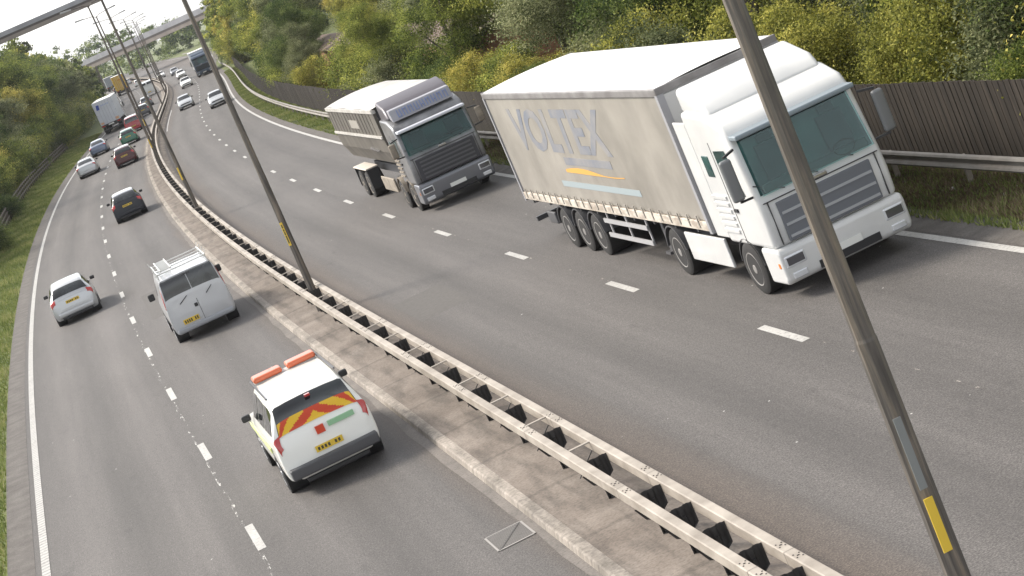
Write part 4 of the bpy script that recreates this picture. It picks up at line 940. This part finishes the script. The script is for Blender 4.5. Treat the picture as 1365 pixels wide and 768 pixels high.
def box_lorry(label, s, o, away, box_m, roof_m, L=16.4, H=4.1, doors=True, blue=False, cabpaint=None, cat='lorry', grille=None, cabH=3.3, name='box_lorry', fair=True):
    t = thing(name, label, cat, at(s+L/2, o), head(s+L/2)+(0 if away else math.pi)); y0 = -L/2; yf = L/2-.1; y1 = yf-2.7
    make_cab(t, yf, cabpaint or LWHITE, grille or DGREY, H=cabH, fairing=(cabpaint or LWHITE) if fair else None, fair_z=H-.1)
    b = MB(); b.box(-1.25, 1.25, y0, y1, 1.2, H-.06); b.build('box_body', box_m, t, bevel=.02)
    b = MB(); b.box(-1.26, 1.26, y0-.01, y1+.01, H-.06, H); b.build('roof', roof_m, t, bevel=.02)
    b = MB(); b.bar((-.5, y0, 1.0), (-.5, y1, 1.0), .12, .25); b.bar((.5, y0, 1.0), (.5, y1, 1.0), .12, .25); b.build('trailer_chassis', DGREY, t)
    for y in (y0+2, y0+3.3, y0+4.6) if L > 12 else (y0+2.2,): lwheel(t, y, 1.22, .5, dual=True)
    if L > 12: lwheel(t, yf-5.3, 1.22, .5, dual=True)
    lwheel(t, yf-1.4, 1.2, .5)
    b = MB(); b.box(-1.24, 1.24, y0-.06, y0+.15, .95, 1.2); b.build('light_bar', BLACK, t)
    b = MB(); b.box(-1.2, 1.2, y0-.03, y0+.06, .5, .62); 
    for x in (-.8, .8): b.box(x-.04, x+.04, y0, y0+.06, .6, 1.)
    b.build('rear_underrun', DGREY, t)
    for q in (1, -1):
        b = MB(); b.box(q*1.0-.2, q*1.0+.2, y0-.075, y0-.05, 1.0, 1.13); b.build('tail_light', REDL, t)
    b = MB(); b.box(-.35, .35, y0-.08, y0-.05, .98, 1.14); b.build('rear_plate', WPL if blue else YPL, t)
    if doors:
        b = MB(); b.box(-.015, .015, y0-.012, y0, 1.25, H-.15)
        for x in (-.75, -.35, .35, .75): b.box(x-.02, x+.02, y0-.035, y0, 1.3, H-.2)
        for z in (1.5, 2.4, 3.4): b.box(-1.2, -1.1, y0-.02, y0, z, z+.1); b.box(1.1, 1.2, y0-.02, y0, z, z+.1)
        b.build('door_bars', mat('door_bars', (.45, .46, .5), .5), t)
    if blue:
        b = MB(); b.add([(-.98, y0-.04, 3.1), (-.62, y0-.04, 3.1), (-.52, y0-.04, 3.68), (-.88, y0-.04, 3.68), (-.98, y0-.0, 3.1), (-.62, y0-.0, 3.1), (-.52, y0-.0, 3.68), (-.88, y0-.0, 3.68)], [(0, 1, 2, 3), (0, 4, 5, 1), (1, 5, 6, 2), (2, 6, 7, 3), (3, 7, 4, 0)]); b.build('blue_emblem', mat('emblem_blue', (.03, .07, .35), .5), t)
        b = MB(); [b.box(-.3+k*.2, -.16+k*.2, y0-.03, y0-.0, 3.42, 3.56) for k in range(5)]; b.build('faint_lettering', mat('faint_blue', (.4, .47, .68), .5), t)
        b = MB(); b.box(-1.15, -.75, y0-.025, y0, 1.3, 1.55); b.box(.7, 1.15, y0-.025, y0, 1.3, 1.6); b.build('orange_marker', mat('soft_orange', (.7, .42, .25), .5), t)
    return t
DW = mottled('trailer_white_doors', (.56, .58, .63), (.66, .68, .72), .7, .5)
box_lorry('white box trailer lorry with blue square emblem on its rear doors', 254.5, -6.55, True, DW, ROOFW, blue=True)
YEL = mottled('yellow_box', (.55, .33, .03), (.65, .42, .05), .8, .5)
t = box_lorry('yellow box lorry beyond the white box trailer', 446, -6.7, True, YEL, ROOFW, L=12.5, H=4.3, cabpaint=LWHITE)
b = MB(); b.box(-.1, .7, -6.29, -6.25, 3.2, 3.4); b.box(.5, .9, -6.29, -6.25, 3.36, 3.56); b.build('orange_mark', mat('orange_mark', (.55, .2, .03), .5), t)
DB = mat('dark_blue_cab', (.035, .06, .10), .35, .2, .5)
box_lorry('dark blue fronted lorry with white roof, oncoming far down the road', 326, 6.5, False, mat('grey_box', (.4, .42, .44), .5), ROOFW, L=13.5, H=4.0, cabpaint=DB, doors=False, grille=BLACK, cabH=3.5)
box_lorry('far grey lorry in the verge-side lane just before the motorway bridge', 560, -6.6, True, mat('grey_far_box', (.25, .27, .3), .5), ROOFW, L=11, H=3.8)

# ------------------------------------------------------------------ bridges
def deck(name, label, A, B, zA, zB, wdt, th, par, piers, beams=2, pm_=PARAP):
    A = Vector((*A, 0)); B = Vector((*B, 0)); d = (B-A); Ln = d.length; rz = math.atan2(-d.x, d.y)
    t = thing(name, label, 'bridge', (A.x, A.y, 0), rz); tilt = (zB-zA)/Ln
    def zz(y): return zA+tilt*y
    def slab(x0, x1, dz0, dz1, nm, m, bev=0):
        b = MB(); n = 24
        for i in range(n+1):
            y = Ln*i/n
            for (x, z) in ((x0, dz0), (x1, dz0), (x1, dz1), (x0, dz1)): b.v.append((x, y, zz(y)+z))
        for i in range(n):
            for j in range(4): b.f.append((i*4+j, i*4+(j+1) % 4, (i+1)*4+(j+1) % 4, (i+1)*4+j)); b.mi.append(0)
        b.f += [(3, 2, 1, 0), (n*4, n*4+1, n*4+2, n*4+3)]; b.mi += [0, 0]; return b.build(nm, m, t)
    slab(-wdt/2, wdt/2, th*.62, th, 'deck', DCONC)
    for k in range(beams):
        x = -wdt/2+.35+(wdt-.7)*k/(beams-1); slab(x-.3, x+.3, 0, th*.62, 'beam', CONC)
    for q in (1, -1): slab(q*(wdt/2-.1)-.12, q*(wdt/2-.1)+.12, th, th+par, 'parapet', pm_)
    for py in piers:
        for x in ((-wdt*.3, wdt*.3) if wdt > 5 else (0,)):
            b = MB(); b.tube([(x, py, -.5), (x, py, zz(py)+.05)], .6, 12); b.build('pier', CONC, t, sm=True)
    return t
deck('road_bridge', 'concrete road bridge with pale parapets spanning the distant queue', (-150, 660), (70, 418), 6.9, 8.9, 11, 1.5, 1.35, (95, 176, 235), 4)
deck('high_bridge', 'slim high concrete bridge crossing the sky at the top left', (-190, 350), (110, 350), 17.35, 17.5, 4.0, .95, .75, (58, 250), 2)

# ------------------------------------------------------------------ brick building behind the right trees
def uvbox(name, x0, x1, y0, y1, z0, z1, m, parent):
    vs = []; fs = []; uv = []
    for (p, q, l) in (((x0, y0), (x1, y0), x1-x0), ((x1, y0), (x1, y1), y1-y0), ((x1, y1), (x0, y1), x1-x0), ((x0, y1), (x0, y0), y1-y0)):
        k = len(vs); vs += [(*p, z0), (*q, z0), (*q, z1), (*p, z1)]; fs.append((k, k+1, k+2, k+3)); uv += [(0, z0), (l, z0), (l, z1), (0, z1)]
    me = bpy.data.meshes.new(name); me.from_pydata(vs, [], fs); ul = me.uv_layers.new(name='UVMap'); ul.data.foreach_set('uv', np.array(uv, np.float32).ravel()); finish(me, m)
    return link(bpy.data.objects.new(name, me), parent)
bl = thing('brick_building', 'low red brick building glimpsed through the trees above the timber fence', 'building', at(132, 16.3), head(132))
uvbox('wall', -2, 2, -40, 36, 0, 2.7, BRICK, bl)
b = MB(); b.prism([(0, 0), (0, 0), (0, 0)], 0, 0) if False else None
b.add([(-2.2, -40.3, 2.7), (2.2, -40.3, 2.7), (0, -40.3, 3.3), (-2.2, 36.3, 2.7), (2.2, 36.3, 2.7), (0, 36.3, 3.3)], [(0, 1, 2), (5, 4, 3), (0, 2, 5, 3), (1, 4, 5, 2), (0, 3, 4, 1)]); b.build('roof', mottled('roof_tiles', (.09, .06, .045), (.15, .1, .075), 3, .8), bl)
for y in (-30, -15, -5):
    b = MB(); b.box(-2.04, -1.96, y-.7, y+.7, 1.2, 2.2); f = b.build('window', mat('window_frame', (.5, .48, .45), .5), bl); b = MB(); b.box(-2.055, -2.03, y-.6, y+.6, 1.3, 2.1); b.build('pane', GLASS, f)

# ------------------------------------------------------------------ trees and shrubs
def crown(seed, blobs, nleaf, leaf, clump=70, spread=.3, shell=.45, elong=1.9, droop=0.0):
    r = np.random.default_rng(seed); nb = len(blobs); vol = np.array([b_[1][0]*b_[1][1]+b_[1][0]*b_[1][2] for b_ in blobs]); pr = vol/vol.sum()
    nc = nleaf//clump; which = r.choice(nb, nc, p=pr); C = np.array([b_[0] for b_ in blobs], float)[which]; Rr = np.array([b_[1] for b_ in blobs], float)[which]
    d = r.normal(size=(nc, 3)); d /= np.linalg.norm(d, axis=1)[:, None]; rad = shell+(1.03-shell)*r.random(nc)**.6
    cc = C+d*Rr*rad[:, None]; cc += r.normal(size=cc.shape)*.08
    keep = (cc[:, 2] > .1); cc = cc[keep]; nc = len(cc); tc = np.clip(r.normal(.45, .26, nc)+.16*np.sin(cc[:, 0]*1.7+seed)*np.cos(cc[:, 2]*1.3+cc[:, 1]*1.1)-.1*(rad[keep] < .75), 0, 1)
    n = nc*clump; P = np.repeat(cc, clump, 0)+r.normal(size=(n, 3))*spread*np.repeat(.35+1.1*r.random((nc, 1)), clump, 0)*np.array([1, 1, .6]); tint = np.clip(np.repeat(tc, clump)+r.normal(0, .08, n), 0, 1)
    nor = r.normal(size=(n, 3))+np.array([0, 0, .7]); nor /= np.linalg.norm(nor, axis=1)[:, None]
    a = r.normal(size=(n, 3)); a -= nor*(a*nor).sum(1)[:, None]; a /= np.linalg.norm(a, axis=1)[:, None]; a[:, 2] -= droop
    bb = np.cross(nor, a); L = leaf*(.6+.8*r.random(n))[:, None]; W = L/elong
    fold = nor*L*.12
    V = np.stack([P-a*L*.5, P+bb*W*.5+fold, P+a*L*.5, P-bb*W*.5+fold], 1).reshape(-1, 3)
    F = np.arange(4*n).reshape(-1, 4); ok = V[:, 2].reshape(-1, 4).min(1) > .02
    return V, F[ok], tint[ok]
def tree_variant(seed, H, rad, kind, nleaf, leaf, low=.18, nb=10, bare=.0):
    rs = random.Random(seed); blobs = []
    for i in range(nb):
        t_ = (i+.5)/nb; z = H*(low+.06+(.86-low)*t_); prof_ = math.sin(math.pi*min(1, .22+.78*t_**.9))**.6 if t_ > .1 else .75
        a = rs.uniform(0, 6.28); rr = rad*prof_*rs.uniform(.3, .85); br = rad*rs.uniform(.26, .48)*(1 if t_ < .8 else .72)
        blobs.append(((math.cos(a)*rr, math.sin(a)*rr, z), (br, br, br*rs.uniform(.6, .95))))
    V, F, T = crown(seed, blobs, nleaf, leaf)
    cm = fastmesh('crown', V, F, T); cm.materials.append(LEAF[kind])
    b = MB(); lean = rs.uniform(-.3, .3); b.tube([(0, 0, -.4), (lean*.2, 0, H*.2), (lean*.5, lean*.3, H*.45), (lean, lean*.5, H*.8)], [H*.02, H*.016, H*.011, H*.004], 8)
    for (c, br) in blobs[::1]:
        z0 = max(H*.12, c[2]-rs.uniform(.18, .34)*H); f = z0/H; st_ = Vector((lean*f, 0, z0)); e = Vector(c); mid = (st_+e)/2+Vector((rs.uniform(-.2, .2), rs.uniform(-.2, .2), -.2))
        b.tube([st_, mid, e], [H*.009, H*.006, H*.002], 6, cap=False)
    me = bpy.data.meshes.new('trunk'); me.from_pydata(b.v, [], b.f); finish(me, BARK, 'all'); return cm, me
def shrub_variant(seed, H, rad, kind, nleaf, leaf):
    rs = random.Random(seed); blobs = []
    for i in range(8):
        a = rs.uniform(0, 6.28); rr = rad*rs.uniform(.1, .65); br = rad*rs.uniform(.32, .5); z = H*rs.uniform(.22, .78); blobs.append(((math.cos(a)*rr, math.sin(a)*rr, z), (br, br, min(br*1.1, H*.3))))
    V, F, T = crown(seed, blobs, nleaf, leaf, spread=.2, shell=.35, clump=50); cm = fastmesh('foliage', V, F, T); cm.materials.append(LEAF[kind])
    b = MB()
    for (c, br) in blobs: b.tube([(0, 0, -.2), (c[0]*.4, c[1]*.4, c[2]*.5), c], [.05, .035, .012], 6, cap=False)
    me = bpy.data.meshes.new('stem'); me.from_pydata(b.v, [], b.f); finish(me, BARK, 'all'); return cm, me
TV = {}
for i, k in enumerate(('green', 'dark', 'olive', 'yellow', 'green', 'olive')): TV.setdefault(k, []).append(tree_variant(11+i, 9.5, 3.1, k, 40000, .12, low=.14))
NV = {}     # finer leaves for the trees closest to the camera
for i, k in enumerate(('green', 'olive', 'yellow', 'dark')): NV.setdefault(k, []).append(tree_variant(31+i, 8.5, 2.9, k, 72000, .078, low=(.26, .24, .1, .14)[i]))
SV = {}
for i, k in enumerate(('green', 'olive', 'yellow', 'dark')): SV.setdefault(k, []).append(shrub_variant(51+i, 2.6, 1.6, k, 26000, .07))
FV = {}
for i, k in enumerate(('green', 'dark', 'olive', 'yellow')): FV.setdefault(k, []).append(tree_variant(71+i, 11, 4.0, k, 11000, .34, low=.06))
NAMEK = {'green': 'mid green', 'dark': 'dark green', 'olive': 'grey olive', 'yellow': 'yellow green'}
ntree = [0]
def plant(kinds, kind, loc, sc, where, grp, shrub=False, zs=None):
    cm, tm = random.choice(kinds[kind]); t = bpy.data.objects.new('shrub' if shrub else 'tree', None); COL.objects.link(t)
    t.location = loc; t.rotation_euler = (0, 0, random.uniform(0, 6.28)); t.scale = (sc, sc, zs or sc*random.uniform(.9, 1.15))
    tag(t, f"{NAMEK[kind]} {'bushy shrub' if shrub else 'leafy tree'} {where}", 'shrub' if shrub else 'tree', grp)
    a = bpy.data.objects.new('foliage' if shrub else 'crown', cm); link(a, t); c = bpy.data.objects.new('stem' if shrub else 'trunk', tm); link(c, t); ntree[0] += 1; return t
random.seed(21)
U = random.uniform
BR = [(96, 106), (123, 146)]       # gaps where the brick building shows
def gap(s, wd=0):
    return any(a-wd < s < b_+wd for a, b_ in BR)
# right side, shrubs against the fence
s = 24
while s < 190:
    if not gap(s) or random.random() < .0:
        k = random.choices(('yellow', 'green', 'olive', 'dark'), (4, 3, 2, 1))[0]; plant(SV, k, at(s, 12.5+U(-.2, .5), .1), U(.75, 1.25)*(1 if s < 90 else 1.15), 'growing just behind the right timber fence', f'{k} shrubs behind the timber fence', True)
    s += U(1.7, 2.9)
for o0, s0, s1 in ((17.8, 30, 88), (22.5, 36, 92), (29, 48, 96)):
    s = s0
    while s < s1:
        k = random.choices(('yellow', 'green', 'olive', 'dark'), (3, 3, 2, 2))[0]; plant(SV, k, at(s, o0+U(-.8, .8), .1), U(1., 1.6), 'under the trees behind the right timber fence', f'{k} shrubs under the right trees', True); s += U(3., 4.6)
# right side, trees in rows
for (o0, s0, s1, st_, K, hs) in ((15.2, 24, 112, 5.6, NV, 1.05), (20, 34, 116, 6.2, NV, 1.2), (26, 46, 130, 6.5, TV, 1.2), (33, 60, 150, 8, TV, 1.3), (21, 118, 176, 4.5, TV, .95),
                                (14.8, 112, 300, 5.6, TV, .95), (27.5, 118, 300, 7., TV, 1.1), (36, 160, 330, 11, TV, 1.3)):
    s = s0+U(0, 2)
    while s < s1:
        o = o0+U(-1.3, 1.3)
        if not (o < 19.6 and 90 < s < 174):
            k = random.choices(('green', 'olive', 'yellow', 'dark'), (4, 3, 4, 1.5) if s < 110 else (4, 2, 1.3, 2.5))[0]
            plant(K, k, at(s, o, .1), U(.85, 1.15)*hs, 'in the belt behind the right timber fence', f'{k} trees behind the timber fence')
        s += st_*U(.8, 1.25)
for s, o, k, sc in ((91, 13., 'green', .9), (108.5, 12.7, 'green', .7), (113, 12.9, 'yellow', .75), (117, 12.6, 'green', .62), (151.5, 12.7, 'olive', .62), (157, 12.8, 'dark', .9), (162, 12.9, 'olive', .95), (167, 12.7, 'green', .9)):
    plant(NV, k, at(s, o, .1), sc, 'between the timber fence and the brick building', f'{k} trees before the brick building')
# right beyond the fence end, up to and behind the bridge
for (o0, s0, s1, st_, hs) in ((14.5, 300, 470, 8, .95), (23, 305, 640, 11, 1.1), (36, 320, 700, 15, 1.3)):
    s = s0
    while s < s1:
        k = random.choices(('green', 'olive', 'yellow', 'dark'), (4, 2, 3, 2))[0]; plant(FV, k, at(s, o0+U(-1.5, 1.5)+wid(s), .1), U(.85, 1.15)*hs, 'on the far right bend of the road', f'{k} trees on the far right bend'); s += st_*U(.8, 1.3)
s = 296
while s < 480:
    k = random.choices(('yellow', 'green', 'olive', 'dark'), (2, 4, 2, 3))[0]; plant(SV, k, at(s, 12.2+U(-.6, .8)+wid(s), .1), U(1.3, 2.), 'beyond the far end of the timber fence', f'{k} shrubs beyond the timber fence', True); s += U(3, 5)
# left side
for s, o, sc, k in ((131, -11.3, .95, 'dark'), (133.5, -12.1, .8, 'dark'), (158, -12.0, .9, 'dark'), (127, -13.6, .7, 'olive'), (165, -12.6, .6, 'olive')):
    plant(SV, k, at(s, o, .1), sc, 'on the left verge by the post and rail fence', f'{k} bushes on the left verge', True)
s = 122
while s < 330:
    k = random.choices(('yellow', 'green', 'olive', 'dark'), (3, 4, 2, 1))[0]
    plant(SV, k, at(s, -14.9+U(-.8, .6)+(1.6 if s > 250 else 0), .25), U(1.3, 2.0), 'growing behind the left post and rail fence', f'{k} shrubs behind the post and rail fence', True); s += U(2.6, 4.2)
for (o0, s0, s1, st_, K, hs) in ((-18.2, 128, 235, 6.5, TV, .95), (-16.6, 236, 330, 6.5, TV, 1.25), (-23.5, 122, 330, 7., TV, 1.6), (-30, 150, 345, 8., TV, 2.25), (-42, 200, 350, 14, TV, 2.1),
                                (-14.5, 330, 520, 8, FV, .95), (-22, 330, 520, 10, FV, 1.4), (-22, 520, 640, 11, FV, 1.0), (-36, 340, 600, 16, FV, 1.45)):
    s = s0+U(0, 2)
    while s < s1:
        k = random.choices(('green', 'dark', 'olive', 'yellow'), (4, 4, 2, 1.2))[0]
        plant(K, k, at(s, o0+U(-1.5, 1.5), .2), U(.85, 1.15)*hs, 'in the wooded bank left of the road' if s < 330 else 'at the far end of the left woods', f'{k} trees in the left woods' if s < 330 else f'{k} trees at the far end of the left woods'); s += st_*U(.8, 1.25)
# far woods beyond the bridge: one mass
V_, F_, T_ = [], [], []; off = 0
rs = np.random.default_rng(5)
for i in range(150):
    x = -330+i*3.4+rs.uniform(-3, 3); y = 800+rs.uniform(0, 90)-(i/150)*190; H = (10+4*math.sin(i*.13)+rs.uniform(-1.5, 2.5))*(1+.28*smooth(60, 140, i)); H *= 1.15; bb = [((rs.uniform(-2, 2), rs.uniform(-2, 2), H*f), (4.5, 4.5, 3.5)) for f in (.2, .45, .7, .85)]
    v, f, tt = crown(900+i, bb, 1300, .8, spread=.9); V_.append(v+np.array([x, y, 0])); F_.append(f+off); T_.append(tt); off += len(v)
me = fastmesh('far_woods', np.concatenate(V_), np.concatenate(F_), np.concatenate(T_)); me.materials.append(LEAF['dark']); fo_ = link(bpy.data.objects.new('far_woods', me)); tag(fo_, 'hazy mass of distant trees closing the view beyond the bridge', 'woodland', kind='stuff')
print('plants', ntree[0])

# ------------------------------------------------------------------ grass
def grass(name, label, s0, s1, oa, ob, n, hgt, zf, seed, gm=None):
    r = np.random.default_rng(seed); u = r.random(n)**1.4; s = s0+(s1-s0)*u; o = np.array([oa(q) for q in s])+(np.array([ob(q) for q in s])-np.array([oa(q) for q in s]))*r.random(n)
    patch = .5+.5*np.sin(s*.9+np.sin(o*2.1)*1.5)*np.sin(o*1.7+s*.23); P = np.array([tuple(at(a, b_, zf(b_))) for a, b_ in zip(s, o)])
    h = hgt*(.35+.9*r.random(n))*(.6+.7*patch); ang = r.random(n)*6.28; wv = .012+.014*(s-s0)/(s1-s0)+.006; d = np.stack([np.cos(ang), np.sin(ang), 0*ang], 1); ln = np.stack([np.cos(ang*3.3), np.sin(ang*3.3), 0*ang], 1)*h[:, None]*.55
    A = P-d*wv[:, None]; B = P+d*wv[:, None]; C = P+ln+np.array([0, 0, 1.])*h[:, None]; V = np.stack([A, B, C], 1).reshape(-1, 3); F = np.arange(3*n).reshape(-1, 3)
    me = fastmesh(name, V, F, np.clip(.25+.45*patch+r.normal(0, .18, n), 0, 1)); me.materials.append(gm or GRBL); ob_ = link(bpy.data.objects.new(name, me)); return tag(ob_, label, 'grass', kind='stuff')
zl = lambda o: float(np.interp(-o, [8.85, 10.5, 12.5, 15], [.012, .1, .22, .3])); zr = lambda o: float(np.interp(o, [8.75, 9.6, 11], [.012, .07, .12]))
grass('verge_grass', 'rough green grass covering the left verge', 30, 270, lambda s: -9.0, lambda s: -13.5, 150000, .16, zl, 1)
grass('verge_grass', 'green grass strip between right road edge and guard rail', 28, 300, lambda s: 8.62, lambda s: 10.5, 110000, .12, zr, 2)
grass('leaf_litter', 'brown dead leaves and dry stalks under the near right guard rail', 26, 75, lambda s: 8.9, lambda s: 10.6, 60000, .11, zr, 3, LITR)

# scattered stones and litter below the right guard rail
LIT = mat('pale_litter', (.34, .32, .29), .8); 
for k in range(26):
    s = U(31, 46); o = U(9.55, 10.2); b = MB(); r0 = U(.02, .05)
    b.cylx(0, 0, 0, 0, r0, 6, prof=[(-r0, r0*.5), (-r0*.3, r0), (r0*.5, r0*.8), (r0, r0*.4)]); q = b.build('stone', LIT); q.location = at(s, o, zr(o)+r0*.4); q.rotation_euler = (U(0, 3), U(0, 3), U(0, 3)); tag(q, 'small pale stone or litter scrap on the soil under the near guard rail', 'stone', 'pale scraps under the guard rail')

# ------------------------------------------------------------------ haze
hm = bpy.data.materials.new('haze'); hm.use_nodes = True; nt = hm.node_tree; nt.nodes.clear(); out = nt.nodes.new('ShaderNodeOutputMaterial'); pv = nt.nodes.new('ShaderNodeVolumePrincipled')
pv.inputs['Color'].default_value = (.93, .95, 1., 1); pv.inputs['Density'].default_value = .0001; pv.inputs['Anisotropy'].default_value = .3; nt.links.new(pv.outputs[0], out.inputs['Volume'])
b = MB(); b.box(-3600, 3600, -900, 4600, -1.6, 42); hz = b.build('haze', hm); hz['kind'] = 'stuff'; hz['label'] = 'thin pale daylight haze lying over the whole road and woods'; hz['category'] = 'haze'
